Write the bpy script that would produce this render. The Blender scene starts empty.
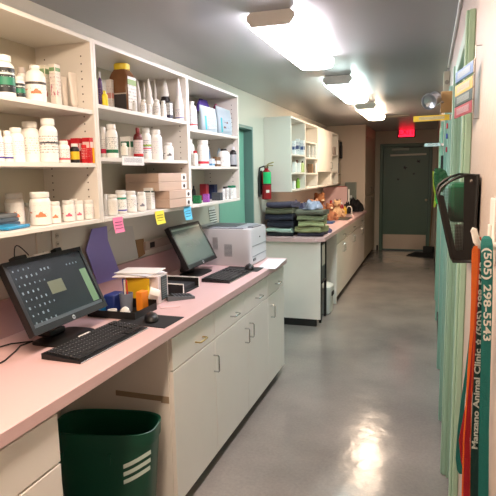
import bpy, bmesh, math, random
from mathutils import Vector, Matrix
random.seed(7)
SC = bpy.context.scene
COL = SC.collection
PI = math.pi
# ------------------------------------------------------------------ camera
MC = Matrix(((0.9475653, -0.0268885, 0.3184291), (0.3190367, 0.13673, -0.9378276), (-0.0183221, 0.9902434, 0.138139)))
F = 535.0
H = 1.6
CAMLOC = Vector((0, 0, H))
cd = bpy.data.cameras.new('camera'); cam = bpy.data.objects.new('camera', cd); COL.objects.link(cam)
cam.matrix_world = Matrix.Translation(CAMLOC) @ MC.to_4x4()
cd.sensor_width = 36; cd.lens = F / 496 * 36; cd.clip_start = 0.02
SC.camera = cam

def P(px, py, x=None, y=None, z=None):
    """measured point: where the sight line through a pixel meets a plane of the room"""
    r = MC @ Vector((px - 248, 248 - py, -F))
    t = x / r.x if x is not None else (y / r.y if y is not None else (z - H) / r.z)
    return CAMLOC + r * t

# ------------------------------------------------------------------ materials
def lin(c):
    return tuple(((v / 255) / 12.92 if v / 255 <= .04045 else ((v / 255 + .055) / 1.055) ** 2.4) for v in c) + (1,)

MATS = {}
def mat(rgb, rough=.5, metal=0, var=.06, scale=12, bump=0, bscale=80, emit=0, trans=0, spec=.5, key=None, stretch=None, coat=0, alpha=1):
    k = key or (tuple(rgb), rough, metal, var, scale, bump, bscale, emit, trans, spec, stretch, coat, alpha)
    if k in MATS: return MATS[k]
    m = bpy.data.materials.new('paint_%d' % len(MATS)); m.use_nodes = True
    nt = m.node_tree; N = nt.nodes; b = N['Principled BSDF']
    c = lin(rgb)
    tc = N.new('ShaderNodeTexCoord')
    src = tc.outputs['Object']
    if stretch:
        mp = N.new('ShaderNodeMapping'); mp.inputs['Scale'].default_value = stretch
        nt.links.new(src, mp.inputs['Vector']); src = mp.outputs['Vector']
    nz = N.new('ShaderNodeTexNoise'); nz.inputs['Scale'].default_value = scale; nz.inputs['Detail'].default_value = 4
    nt.links.new(src, nz.inputs['Vector'])
    mx = N.new('ShaderNodeMix'); mx.data_type = 'RGBA'
    mx.inputs[6].default_value = tuple(max(0, v * (1 - var)) for v in c[:3]) + (1,)
    mx.inputs[7].default_value = tuple(min(1, v * (1 + var)) for v in c[:3]) + (1,)
    nt.links.new(nz.outputs['Fac'], mx.inputs[0])
    nt.links.new(mx.outputs[2], b.inputs['Base Color'])
    b.inputs['Roughness'].default_value = rough; b.inputs['Metallic'].default_value = metal
    b.inputs['Specular IOR Level'].default_value = spec
    if coat: b.inputs['Coat Weight'].default_value = coat
    if trans: b.inputs['Transmission Weight'].default_value = trans
    if alpha < 1: b.inputs['Alpha'].default_value = alpha
    if bump:
        n2 = N.new('ShaderNodeTexNoise'); n2.inputs['Scale'].default_value = bscale; n2.inputs['Detail'].default_value = 3
        nt.links.new(tc.outputs['Object'], n2.inputs['Vector'])
        bp = N.new('ShaderNodeBump'); bp.inputs['Strength'].default_value = bump; bp.inputs['Distance'].default_value = .004
        nt.links.new(n2.outputs['Fac'], bp.inputs['Height']); nt.links.new(bp.outputs['Normal'], b.inputs['Normal'])
    if emit:
        nt.links.new(mx.outputs[2], b.inputs['Emission Color']); b.inputs['Emission Strength'].default_value = emit
    MATS[k] = m
    return m

def label_mat(base, bands=(), text=(60, 60, 70), dens=.5, blot=None):
    """printed wrap label: coloured bands at heights of the label, lines of fine print, an optional picture blot"""
    k = ('label', base, tuple(bands), text, dens, blot)
    if k in MATS: return MATS[k]
    m = bpy.data.materials.new('label_%d' % len(MATS)); m.use_nodes = True
    nt = m.node_tree; N = nt.nodes; b = N['Principled BSDF']; LK = nt.links.new
    tc = N.new('ShaderNodeTexCoord'); sp = N.new('ShaderNodeSeparateXYZ'); LK(tc.outputs['Generated'], sp.inputs[0])
    z = sp.outputs['Z']
    def math_(op, a, c=None, d=None):
        n = N.new('ShaderNodeMath'); n.operation = op
        for i, v in enumerate((a, c, d)):
            if v is None: continue
            if isinstance(v, (int, float)): n.inputs[i].default_value = v
            else: LK(v, n.inputs[i])
        return n.outputs[0]
    def mix(f, a, c):
        n = N.new('ShaderNodeMix'); n.data_type = 'RGBA'
        LK(f, n.inputs[0])
        for i, v in ((6, a), (7, c)):
            if isinstance(v, tuple): n.inputs[i].default_value = lin(v)
            else: LK(v, n.inputs[i])
        return n.outputs[2]
    # text lines
    ln = math_('GREATER_THAN', math_('SINE', math_('MULTIPLY', z, 62.0)), .25)
    mp = N.new('ShaderNodeMapping'); mp.inputs['Scale'].default_value = (14, 14, 5); LK(tc.outputs['Generated'], mp.inputs['Vector'])
    nz = N.new('ShaderNodeTexNoise'); nz.inputs['Scale'].default_value = 2.0; nz.inputs['Detail'].default_value = 2; LK(mp.outputs[0], nz.inputs['Vector'])
    on = math_('GREATER_THAN', nz.outputs['Fac'], 1.0 - dens)
    mid = math_('MULTIPLY', math_('GREATER_THAN', z, .18), math_('LESS_THAN', z, .86))
    f = math_('MULTIPLY', math_('MULTIPLY', ln, on), mid)
    cur = mix(f, base, text)
    if blot:
        n3 = N.new('ShaderNodeTexNoise'); n3.inputs['Scale'].default_value = 2.6; LK(tc.outputs['Generated'], n3.inputs['Vector'])
        g = math_('MULTIPLY', math_('GREATER_THAN', n3.outputs['Fac'], .53), math_('MULTIPLY', math_('GREATER_THAN', z, .25), math_('LESS_THAN', z, .75)))
        cur = mix(g, cur, blot)
    for z0, z1, c in bands:
        g = math_('MULTIPLY', math_('GREATER_THAN', z, z0), math_('LESS_THAN', z, z1))
        cur = mix(g, cur, c)
    LK(cur, b.inputs['Base Color']); b.inputs['Roughness'].default_value = .45
    MATS[k] = m
    return m

# ------------------------------------------------------------------ mesh builder
class MB:
    def __init__(s): s.bm = bmesh.new(); s.mi = 0; s.T = Matrix.Identity(4)
    def _v(s, co): return s.bm.verts.new(s.T @ Vector(co))
    def _f(s, vs):
        try:
            f = s.bm.faces.new(vs); f.material_index = s.mi; return f
        except ValueError: return None
    def box(s, x0, x1, y0, y1, z0, z1, bev=0, seg=1):
        vs = [s._v((x, y, z)) for x in (x0, x1) for y in (y0, y1) for z in (z0, z1)]
        fs = [s._f([vs[i] for i in q]) for q in ((0, 1, 3, 2), (4, 6, 7, 5), (0, 4, 5, 1), (2, 3, 7, 6), (0, 2, 6, 4), (1, 5, 7, 3))]
        if bev:
            es = list({e for f in fs for e in f.edges})
            bmesh.ops.bevel(s.bm, geom=es, offset=bev, segments=seg, profile=.6, affect='EDGES')
        return s
    def loft(s, rings, n=16, closed=True, caps=True):
        """rings: list of lists of points"""
        R = [[s._v(p) for p in r] for r in rings]
        for a, b in zip(R, R[1:]):
            m = len(a)
            for i in range(m if closed else m - 1):
                s._f([a[i], a[(i + 1) % m], b[(i + 1) % m], b[i]])
        if caps and closed:
            s._f(list(reversed(R[0]))); s._f(R[-1])
        return s
    def lathe(s, prof, c=(0, 0, 0), n=18, caps=True):
        rings = [[(c[0] + r * math.cos(2 * PI * i / n), c[1] + r * math.sin(2 * PI * i / n), c[2] + z) for i in range(n)] for r, z in prof]
        return s.loft(rings, caps=caps)
    def sup(s, spec, c=(0, 0, 0), n=24, e=4, caps=True):
        """superellipse rings: spec = (z, half x, half y, [ox, oy])"""
        rings = []
        for q in spec:
            z, a, b = q[:3]; ox, oy = (q[3], q[4]) if len(q) > 3 else (0, 0)
            r = []
            for i in range(n):
                t = 2 * PI * i / n; ct, st = math.cos(t), math.sin(t)
                r.append((c[0] + ox + a * math.copysign(abs(ct) ** (2 / e), ct), c[1] + oy + b * math.copysign(abs(st) ** (2 / e), st), c[2] + z))
            rings.append(r)
        return s.loft(rings, caps=caps)
    def tube(s, pts, r, n=8, caps=True):
        pts = [Vector(p) for p in pts]; rings = []; prev = None
        for i, p in enumerate(pts):
            d = (pts[min(i + 1, len(pts) - 1)] - pts[max(i - 1, 0)]).normalized()
            if prev is None:
                up = Vector((0, 0, 1)) if abs(d.z) < .9 else Vector((1, 0, 0))
                u = d.cross(up).normalized()
            else:
                u = (prev - d * prev.dot(d)).normalized()
            w = d.cross(u).normalized(); prev = u
            rr = r[i] if isinstance(r, (list, tuple)) else r
            rings.append([tuple(p + (u * math.cos(2 * PI * k / n) + w * math.sin(2 * PI * k / n)) * rr) for k in range(n)])
        return s.loft(rings, caps=caps)
    def prism(s, poly, d):
        """poly = 3D points, extruded by vector d"""
        d = Vector(d)
        return s.loft([poly, [tuple(Vector(p) + d) for p in poly]])
    def strip(s, A, B, th):
        """ribbon between edge polylines A and B, thickness vector th"""
        th = Vector(th)
        rings = [[tuple(a), tuple(b), tuple(Vector(b) + th), tuple(Vector(a) + th)] for a, b in zip(A, B)]
        return s.loft(rings)
    def build(s, name, m, parent=None, smooth=False, loc=None):
        bmesh.ops.recalc_face_normals(s.bm, faces=s.bm.faces)
        me = bpy.data.meshes.new(name); s.bm.to_mesh(me); s.bm.free()
        for q in (m if isinstance(m, (list, tuple)) else [m]): me.materials.append(q)
        o = bpy.data.objects.new(name, me); COL.objects.link(o)
        if parent: o.parent = parent
        if loc is not None: o.location = loc
        if smooth:
            for p in me.polygons: p.use_smooth = True
            es = [e for e in me.edges]
            bm = bmesh.new(); bm.from_mesh(me)
            for e in bm.edges:
                if len(e.link_faces) == 2 and e.calc_face_angle(0) > .7: e.smooth = False
            bm.to_mesh(me); bm.free()
        return o

def tag(o, label, cat, group=None, kind=None):
    o['label'] = label; o['category'] = cat
    if group: o['group'] = group
    if kind: o['kind'] = kind
    return o
def thing(name, label, cat, loc=(0, 0, 0), rz=0, group=None):
    o = bpy.data.objects.new(name, None); COL.objects.link(o)
    o.empty_display_size = .05
    o.location = loc; o.rotation_euler = (0, 0, rz)
    return tag(o, label, cat, group)
def struct(o, label=None):
    o['kind'] = 'structure'
    if label: o['label'] = label
    return o

def text(s, size, m, T, name, parent=None, ext=.0004, bold=0, align='CENTER'):
    cu = bpy.data.curves.new('t', 'FONT'); cu.body = s; cu.size = size; cu.extrude = ext; cu.offset = bold
    cu.align_x = align; cu.align_y = 'CENTER'; cu.resolution_u = 3
    t = bpy.data.objects.new('t', cu); COL.objects.link(t)
    bpy.context.view_layer.update()
    dg = bpy.context.evaluated_depsgraph_get()
    me = bpy.data.meshes.new_from_object(t.evaluated_get(dg))
    bpy.data.objects.remove(t)
    me.transform(T); me.materials.clear(); me.materials.append(m)
    o = bpy.data.objects.new(name, me); COL.objects.link(o)
    if parent: o.parent = parent
    return o
def basis(o, x, y):
    x = Vector(x).normalized(); y = Vector(y).normalized(); z = x.cross(y)
    M = Matrix((x, y, z)).transposed().to_4x4(); M.translation = Vector(o); return M

# ------------------------------------------------------------------ palette
WALL = mat((205, 200, 188), .55, var=.03, scale=2, bump=.25, bscale=120)
CEIL = mat((160, 161, 164), .27, var=.03, scale=1.5, bump=.12, bscale=9)
CABM = mat((240, 234, 226), .38, var=.03, scale=6)
SHELFM = mat((224, 219, 210), .4, var=.025, scale=6)
PINK = mat((216, 182, 181), .33, var=.03, scale=160)
CHROME = mat((190, 190, 188), .25, 1, var=.03)
BRASS = mat((190, 160, 100), .3, 1, var=.05)
BLACK = mat((13, 13, 14), .45, var=.2)
BLACKM = mat((20, 20, 21), .65, var=.2)
KICK = mat((22, 20, 20), .6, var=.2)
TEAL = mat((132, 174, 158), .45, var=.04, scale=5)
SAGE = mat((158, 190, 170), .4, var=.04, scale=5)
DOORG = mat((80, 104, 88), .4, var=.05, scale=3)
WHITE = mat((236, 234, 228), .4, var=.02)
WPL = mat((238, 236, 230), .32, var=.02)
PAPER = mat((232, 230, 226), .7, var=.03)

# ------------------------------------------------------------------ room
XL, XR, CZ, YF, YB = -1.70, .122, 2.375, 11.1, -1.6
def floor_mat():
    m = mat((150, 145, 138), .2, var=.0, key='floor')
    nt = m.node_tree; N = nt.nodes; LK = nt.links.new; b = N['Principled BSDF']
    tc = N.new('ShaderNodeTexCoord')
    a = N.new('ShaderNodeTexNoise'); a.inputs['Scale'].default_value = 1.6; a.inputs['Detail'].default_value = 6; LK(tc.outputs['Object'], a.inputs['Vector'])
    c = N.new('ShaderNodeTexNoise'); c.inputs['Scale'].default_value = 60; c.inputs['Detail'].default_value = 3; LK(tc.outputs['Object'], c.inputs['Vector'])
    ad = N.new('ShaderNodeMath'); ad.operation = 'MULTIPLY_ADD'; LK(c.outputs['Fac'], ad.inputs[0]); ad.inputs[1].default_value = .35; LK(a.outputs['Fac'], ad.inputs[2])
    cr = N.new('ShaderNodeValToRGB'); cr.color_ramp.elements[0].position = .45; cr.color_ramp.elements[1].position = .95
    cr.color_ramp.elements[0].color = lin((118, 113, 109)); cr.color_ramp.elements[1].color = lin((150, 142, 136))
    LK(ad.outputs[0], cr.inputs[0]); LK(cr.outputs[0], b.inputs['Base Color'])
    r = N.new('ShaderNodeMapRange'); r.inputs[3].default_value = .12; r.inputs[4].default_value = .24; LK(a.outputs['Fac'], r.inputs[0]); LK(r.outputs[0], b.inputs['Roughness'])
    d = N.new('ShaderNodeTexNoise'); d.inputs['Scale'].default_value = 7; d.inputs['Detail'].default_value = 5; LK(tc.outputs['Object'], d.inputs['Vector'])
    bp = N.new('ShaderNodeBump'); bp.inputs['Strength'].default_value = .3; bp.inputs['Distance'].default_value = .01
    LK(d.outputs['Fac'], bp.inputs['Height']); LK(bp.outputs['Normal'], b.inputs['Normal'])
    return m
struct(MB().box(XL - .3, XR + 1.2, YB - .1, YF + .1, -.1, 0).build('floor', floor_mat()), 'glossy grey vinyl corridor floor')
struct(MB().box(XL - .3, XR + 1.2, YB - .1, YF + .1, CZ, CZ + .1).build('ceiling', CEIL), 'semi gloss grey white ceiling')
D2a, D2b, D2z = 4.25, 5.23, 2.06
w = MB(); w.box(XL - .14, XL, YB, D2a, 0, CZ); w.box(XL - .14, XL, D2b, YF, 0, CZ); w.box(XL - .14, XL, D2a, D2b, D2z, CZ)
struct(w.build('wall_left', WALL))
DR = [(1.95, 2.82), (3.55, 4.42), (6.0, 6.87)]     # openings in the right wall
w = MB(); y = YB
WR = mat((186, 172, 162), .5, var=.04, scale=3, bump=.5, bscale=45)
for a, b in DR:
    w.box(XR, XR + .12, y, a, 0, CZ); w.box(XR, XR + .12, a, b, 2.03, CZ); y = b
w.box(XR, XR + .12, y, YF, 0, CZ)
struct(w.build('wall_right', WR))
FD = (-.905, -.005, 2.085)   # far door opening
w = MB(); w.box(XL - .14, FD[0], YF, YF + .12, 0, CZ); w.box(FD[1], XR + .12, YF, YF + .12, 0, CZ); w.box(FD[0], FD[1], YF, YF + .12, FD[2], CZ)
struct(w.build('wall_far', mat((190, 178, 160), .55, var=.03, scale=2)))
struct(MB().box(XL - .14, XR + .12, YB - .12, YB, 0, CZ).build('wall_back', WALL))
# baseboards
struct(MB().box(XL, XL + .012, D2b + .06, 5.36, 0, .1).build('baseboard_left', KICK))
w = MB()
for a, b in ((YB, 1.86), (2.91, 3.46), (4.51, 5.91), (6.96, YF)): w.box(XR - .01, XR, a, b, 0, .1)
struct(w.build('baseboard_right', KICK))
w = MB(); w.box(-1.0, -.96, YF - .012, YF, 0, .1); w.box(.045, XR - .011, YF - .012, YF, 0, .1)
struct(w.build('baseboard_far', KICK))

# far exit door
d = struct(bpy.data.objects.new('door_1', None), 'dark green exit door with steel kick plate at the corridor end'); COL.objects.link(d); d.location = ((FD[0] + FD[1]) / 2, YF, 0)
hw = (FD[1] - FD[0]) / 2
f = MB(); f.box(-hw - .045, -hw + .015, -.02, .1, 0, FD[2] + .04, .004); f.box(hw - .015, hw + .045, -.02, .1, 0, FD[2] + .04, .004); f.box(-hw + .016, hw - .016, -.02, .1, FD[2] - .015, FD[2] + .04, .004)
f.build('door_frame', DOORG, d)
MB().box(-hw + .018, hw - .018, .03, .075, .01, FD[2] - .018, .002).build('door_panel', DOORG, d)
MB().box(-hw + .03, hw - .04, .024, .0295, .03, .325, .001).build('kick_plate', mat((190, 170, 150), .38, .7, var=.05, stretch=(1, 1, 30)), d)
MB().box(-.27, .06, -.02, .0295, 1.985, 2.04, .006).build('door_closer', mat((120, 125, 115), .4, .5), d)
MB().tube([(-.05, -.01, 2.045), (.28, -.05, 2.05), (.3, -.01, 2.06)], .007).build('closer_arm', mat((70, 75, 70), .4, .6), d)
c = MB(); c.T = Matrix.Translation((.04, .0245, 1.905)) @ Matrix.Rotation(-.012, 4, 'Y'); c.box(-.34, .34, 0, .005, -.018, .018); o = c.build('notice_strip', [mat((205, 200, 180), .5)], d)
k = MB(); k.tube([(.4, .029, 1.02), (.4, -.03, 1.02)], .012); k.lathe([(.0, -.03), (.02, -.028), (.028, -.01), (.026, .006), (.012, .012)], n=14); 
ob = k.build('door_knob', mat((150, 140, 110), .3, .9), d, True)
for v in ob.data.vertices:
    if abs(v.co.x) < .1: v.co = Vector((.4 + v.co.x, -.045 + v.co.z * .9, 1.02 + v.co.y))
for bx, bz, s, rot in ((.24, 1.766, .052, .3), (-.015, 1.648, .055, -.2), (.155, 1.528, .034, .5), (-.143, 1.422, .036, -.1)):
    b = MB(); pts = [(-1, .5), (-.45, .25), (-.15, .9), (.12, .25), (.9, .55), (.35, -.1), (.3, -.6), (-.05, -.2), (-.6, -.25), (-.3, .02)]
    cr, sr = math.cos(rot), math.sin(rot)
    b.prism([(bx + s * (p * cr - q * sr), .0275, bz + s * (p * sr + q * cr)) for p, q in pts], (0, .0022, 0))
    b.build('bird_decal', BLACKM, d)

# left door (green, closed, set back in its opening)
d = struct(bpy.data.objects.new('door_2', None), 'green door set back in the left wall beyond the shelves'); COL.objects.link(d); d.location = (XL, (D2a + D2b) / 2, 0)
hw = (D2b - D2a) / 2; JM = mat((112, 140, 136), .4, var=.03)
f = MB()
for s in (-1, 1): f.box(-.138, .0, *sorted((s * hw, s * (hw - .03))), 0, D2z, .003)
f.box(-.138, .0, -hw + .031, hw - .031, D2z - .03, D2z, .003); f.build('door_frame', JM, d)
MB().box(-.13, -.09, -hw + .033, hw - .033, .01, D2z - .033, .002).build('door_panel', mat((122, 176, 156), .4, var=.04), d)
k = MB(); k.tube([(-.09, -.38, 1.0), (-.05, -.38, 1.0)], .012); k.tube([(-.05, -.38, 1.0), (-.05, -.27, 1.0)], .01); k.build('door_handle', CHROME, d, True)

# right doors: casings and panels seen almost edge on
for i, ((a, b), cm, dm) in enumerate(zip(DR, (SAGE, TEAL, TEAL), (TEAL, mat((110, 165, 160), .4), TEAL))):
    d = struct(bpy.data.objects.new('door_%d' % (i + 3), None), 'pale green door and casing in the right wall'); COL.objects.link(d); d.location = (XR, a, 0)
    L = b - a; t = -.02
    f = MB()
    for q in ((-.085, 0), (L, L + .085)):
        f.box(t, 0, q[0], q[1], 0, 2.09, .003); f.box(t - .007, t, q[0] + .012, q[0] + .03, 0, 2.09, .002); f.box(t - .007, t, q[1] - .03, q[1] - .012, 0, 2.09, .002)
    f.box(t, 0, 0, L, 2.03, 2.09, .003); f.build('door_casing', cm, d)
    f = MB(); f.box(0, .1, 0, .02, 0, 2.03); f.box(0, .1, L - .02, L, 0, 2.03); f.box(0, .1, .02, L - .02, 2.01, 2.03); f.build('door_jamb', cm, d)
    MB().box(.012, .05, .022, L - .022, .01, 2.008, .002).build('door_panel', dm, d)

# ceiling lights
def ceiling_light(y0, y1, xc, em, kel, label):
    t = thing('ceiling_light', label, 'ceiling light', (xc, y0, CZ), 0, 'row of fluorescent ceiling lights')
    L = y1 - y0
    MB().box(-.09, .09, .02, L - .02, -.035, -.001).build('housing', mat((200, 196, 186), .5), t)
    for yy in (0, L - .012):
        e = MB(); prof = [(-.118, -.018), (-.1, -.002), (.1, -.002), (.118, -.018), (.118, -.04), (.098, -.072), (-.098, -.072), (-.118, -.04)]
        e.prism([(p, yy, q) for p, q in prof], (0, .012, 0)); e.build('end_cap', mat((240, 236, 230), .5), t)
    prof = [(-.112, -.036), (-.116, -.058), (-.1, -.078), (-.05, -.086), (.05, -.086), (.1, -.078), (.116, -.058), (.112, -.036)]
    MB().prism([(p, .0125, q) for p, q in prof], (0, L - .025, 0)).build('diffuser', mat(kel, .5, emit=em, var=0), t)
    return t
ceiling_light(2.6, 3.74, -.75, 13, (248, 240, 248), 'nearest and largest fluorescent ceiling light in the corridor')
ceiling_light(4.5, 5.72, -.735, 12, (216, 240, 236), 'middle fluorescent ceiling light of the corridor row')
ceiling_light(6.4, 7.72, -.72, 15, (255, 226, 196), 'farthest warm toned fluorescent ceiling light near the exit')
ceiling_light(.35, 1.55, -.75, 18, (255, 228, 202), 'warm ceiling light over the near desk, above the frame')

# small vent behind the far light
o = MB(); o.box(-.62, -.3, 8.0, 8.25, CZ - .014, CZ - .0005, .003)
tag(o.build('ceiling_vent', mat((140, 136, 125), .5)), 'flat grey ceiling vent beyond the farthest light', 'vent')

# EXIT sign
t = thing('exit_sign', 'red glowing exit sign above the far door', 'exit sign', (-.455, 11.02, 2.235))
MB().box(-.165, .165, 0, .078, 0, .2, .008).build('housing', mat((70, 50, 45), .5), t)
MB().box(-.145, .145, -.004, 0, .015, .185).build('lit_panel', mat((255, 25, 50), .5, emit=1.5, var=0), t)
text('EXIT', .15, mat((120, 10, 25), .5, emit=.5), basis((0, -.0055, .098), (1, 0, 0), (0, 0, 1)), 'lettering', t, bold=.003)

# ------------------------------------------------------------------ cabinets
def pull(mb, c, axis, L=.09, out=.03, r=.0045):
    c = Vector(c); a = Vector((0, L / 2, 0)) if axis == 'y' else Vector((0, 0, L / 2))
    o = Vector((out, 0, 0))
    mb.tube([c - a, c - a + o * .85, c - a * .85 + o, c + a * .85 + o, c + a + o * .85, c + a], r)
def base_unit(y0, y1, xf, ztop, fronts, label, name='base_cabinet', cat='cabinet', zb=.064, xb=XL, hm=CHROME, kick=True, ov=.0, cm=None):
    """fronts: list of (kind, y0, y1, z0, z1, handle y, handle z, axis, chrome?)"""
    cm = cm or CABM
    t = thing(name, label, cat, (xf, y0, 0), 0)
    W = y1 - y0
    MB().box(xb - xf + .002, -.02, .001, W - .001, zb, ztop, .002).build('body', cm, t)
    if kick: MB().box(xb - xf + .002, -.07, .001, W - .001, 0, zb - .0005).build('toe_kick', KICK, t)
    for q in fronts:
        kind, a, b, z0, z1, hy, hz, ax = q[:8]
        p = MB().box(-.0195, 0, a - y0 + .002, b - y0 - .002, z0, z1, .003, 2).build(kind, cm, t)
        if hy is not None:
            h = MB(); pull(h, (0, hy - y0, hz), ax); h.build('handle', q[8] if len(q) > 8 else hm, p, True)
    return t
XF = -1.075; ZT = .889
base_unit(.5, 1.305, XF, ZT, [('drawer', .51, 1.3, .715, .872, .9, .79, 'y'), ('drawer', .51, 1.3, .41, .708, .9, .6, 'y'), ('drawer', .51, 1.3, .08, .404, .9, .3, 'y')],
          'cream drawer unit under the near end of the pink desk', 'drawer_unit', 'drawer unit')
t = base_unit(2.075, 2.583, XF, ZT, [('drawer', 2.08, 2.583, .722, .872, 2.375, .78, 'y', BRASS), ('door', 2.08, 2.583, .066, .716, 2.56, .59, 'z')],
          'cream base cabinet with brass drawer pull, beside the green bin')
tp = MB(); tp.box(-.30, -.055, -.003, .0, .575, .6); tp.box(-.062, -.022, -.003, .0, .568, .6)
tp.build('tape_strip', mat((176, 156, 132), .6, alpha=.85), t)
base_unit(2.585, 3.585, XF, ZT, [('drawer', 2.585, 3.085, .722, .872, 2.87, .78, 'y'), ('drawer', 3.085, 3.585, .722, .872, 3.345, .78, 'y'),
          ('door', 2.585, 3.122, .066, .716, 3.076, .59, 'z'), ('door', 3.122, 3.585, .066, .716, 3.168, .6, 'z')], 'wide cream base cabinet with two doors and two drawers, middle of the desk run')
base_unit(3.587, 4.035, XF, ZT, [('drawer', 3.587, 4.035, .722, .872, 3.823, .78, 'y'), ('door', 3.587, 4.035, .066, .716, 3.663, .6, 'z')],
          'narrow cream base cabinet at the far end of the pink desk')
t = thing('worktop', 'long pink laminate desk top carrying computers and printer', 'countertop', (XL, .35, .89))
MB().box(.002, .645, 0, 3.70, 0, .042, .002).build('top', PINK, t)
struct(MB().box(XL + .0005, XL + .02, .35, 4.05, .9325, 1.09).build('trim_1', mat((190, 154, 152), .4, var=.03, scale=160)), 'pink laminate strip on the wall behind the desk')  # desk top laminate pink, its colour darkened to paint in the shade

# far run
XF2 = -1.04; ZC = .935
cg = CABM
t = thing('open_base_unit', 'base unit with white end panel and open bay under the towel stacks', 'cabinet', (XF2, 5.36, 0))
p = MB(); p.box(XL - XF2 + .002, 0, 0, .02, .075, .893, .002); p.build('end_panel', cg, t)
p = MB(); p.box(XL - XF2 + .002, -.04, .002, .022, 0, .0745); p.build('toe_kick', KICK, t)
p = MB(); p.box(XL - XF2 + .002, 0, 1.02, 1.04, 0, .893); p.build('side_panel', cg, t)
p = MB(); p.box(XL - XF2 + .002, XL - XF2 + .012, .02, 1.02, 0, .893); p.build('back_panel', cg, t)
def double(y0, y1, label):
    m = (y0 + y1) / 2
    return base_unit(y0, y1, XF2, .893, [('drawer', y0, y1, .735, .88, m, .8, 'y'), ('door', y0, m, .08, .725, m - .05, .63, 'z'), ('door', m, y1, .08, .725, m + .05, .63, 'z')], label, zb=.075, cm=cg)
double(6.42, 7.38, 'first cream base cabinet past the open bay on the far run')
double(7.382, 8.34, 'middle cream base cabinet of the far counter run')
double(8.342, 9.3, 'last cream base cabinet beside the tall cupboard')
t = thing('worktop', 'pink laminate far counter piled with folded towels', 'countertop', (XL, 5.3, .895))
p = MB(); p.prism([(.002, 0, 0), (.62, 0, 0), (.7, .09, 0), (.7, 4.0, 0), (.002, 4.0, 0)], (0, 0, .04)); p.build('top', mat((212, 176, 176), .3, var=.03, scale=120), t)
struct(MB().box(XL + .0005, XL + .02, 5.3, 9.3, .9355, 1.035).build('trim_2', mat((196, 170, 154), .4, var=.03)), 'tan strip on the wall behind the far counter')
t = base_unit(9.31, 11.05, XF2, 2.2, [('door', 9.31, 10.17, 1.18, 2.19, 10.12, 1.26, 'z'), ('door', 10.17, 11.05, 1.18, 2.19, 10.22, 1.26, 'z'),
          ('door', 9.31, 10.17, .08, 1.17, 10.12, 1.08, 'z'), ('door', 10.17, 11.05, .08, 1.17, 10.22, 1.08, 'z')], 'tall beige cupboard reaching the ceiling beside the exit door', 'tall_cupboard', 'cupboard', zb=.075, cm=mat((196, 184, 164), .5, var=.03))
MB().box(XL - XF2 + .002, -.001, 0, 1.74, 2.2005, CZ - .001).build('top_panel', mat((196, 184, 164), .5, var=.03), t)
MB().box(XL - XF2 + .002, 0, -.008, 0, .95, 2.37).build('side_panel', mat((205, 188, 170), .5, var=.03), t)

# ------------------------------------------------------------------ wall shelves
XS = -1.40
def shelf_unit(y0, y1, shelves, label, z0=1.392, z1=2.19, pins=True):
    t = thing('wall_shelf', label, 'shelf', (XL, y0, z0), 0)
    W = y1 - y0; D = XS - XL; Z = z1 - z0; th = .018
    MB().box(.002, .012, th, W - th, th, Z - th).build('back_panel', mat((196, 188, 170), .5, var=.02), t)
    for a in (0, W - th):
        s = MB(); s.box(.002, D, a, a + th, 0, Z, .0015)
        o = s.build('side_panel', SHELFM, t)
        h = MB(); face = a - .0006 if a else a + th
        for xx in (.06, D - .05):
            for k in range(int(Z / .032) - 2):
                h.box(xx - .003, xx + .003, face, face + .0006, .05 + k * .032, .056 + k * .032)
        if pins: h.build('pin_holes', mat((70, 60, 50), .8), o)
    MB().box(.002, D, th, W - th, Z - th, Z, .0015).build('top_panel', SHELFM, t)
    MB().box(.002, D, th, W - th, 0, th, .0015).build('bottom_panel', SHELFM, t)
    for z in shelves: MB().box(.013, D - .004, th + .001, W - th - .001, z - z0 - .018, z - z0, .001).build('shelf_board', SHELFM, t)
    return t
S1, S2, S3 = (1.886, 1.657), (1.918, 1.684), (1.882, 1.652)
ZB = 1.411
shelf_unit(1.10, 2.078, S1, 'white open wall shelf nearest the camera over the first monitor')
shelf_unit(2.0785, 3.04, S2, 'middle white open wall shelf with the yellow lidded jar')
shelf_unit(3.0405, 3.955, S3, 'white open wall shelf above the printer, next to the green door')
ZS = {'1u': S1[0], '1m': S1[1], '1b': ZB, '2u': S2[0], '2m': S2[1], '2b': ZB, '3u': S3[0], '3m': S3[1], '3b': ZB}

# ------------------------------------------------------------------ containers
def bottle(t, r, h, kind, body, cap, lab):
    bm_ = mat(body, .35, var=.02); cm = mat(cap, .4, var=.02)
    b = MB()
    if kind == 'jar': nr, ch, sh = .8 * r, .17 * h, .1 * h
    elif kind == 'pill': nr, ch, sh = .66 * r, .15 * h, .13 * h
    elif kind == 'jug': nr, ch, sh = .42 * r, .1 * h, .28 * h
    else: nr, ch, sh = .36 * r, .16 * h, .2 * h     # slim neck
    e = .06 * r
    bh = h - ch - .012 * h
    pr = [(r * .9, 0), (r, .02 * h), (r, bh - sh), (r * .96, bh - sh * .7), (r * .8 if nr < .7 * r else r * .92, bh - sh * .25), (nr, bh), (nr * .94, bh + .011 * h)]
    b.lathe(pr); b.build('bottle_body', bm_, t, True)
    z0 = bh + .0115 * h
    if kind == 'cone':
        MB().lathe([(nr * 1.1, z0), (nr, z0 + .03 * h), (nr * .55, z0 + ch * .5), (.0015, h + .02 * h)]).build('nozzle', cm, t, True)
    else:
        MB().lathe([(nr * 1.12, z0), (nr * 1.15, z0 + .01 * h), (nr * 1.13, h - .012 * h), (nr * 1.0, h)], n=20).build('cap', cm, t, True)
    if lab:
        MB().lathe([(r * 1.012, .1 * h), (r * 1.012, bh - sh - .02 * h)], n=24, caps=False).build('label_wrap', lab, t, True)
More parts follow.
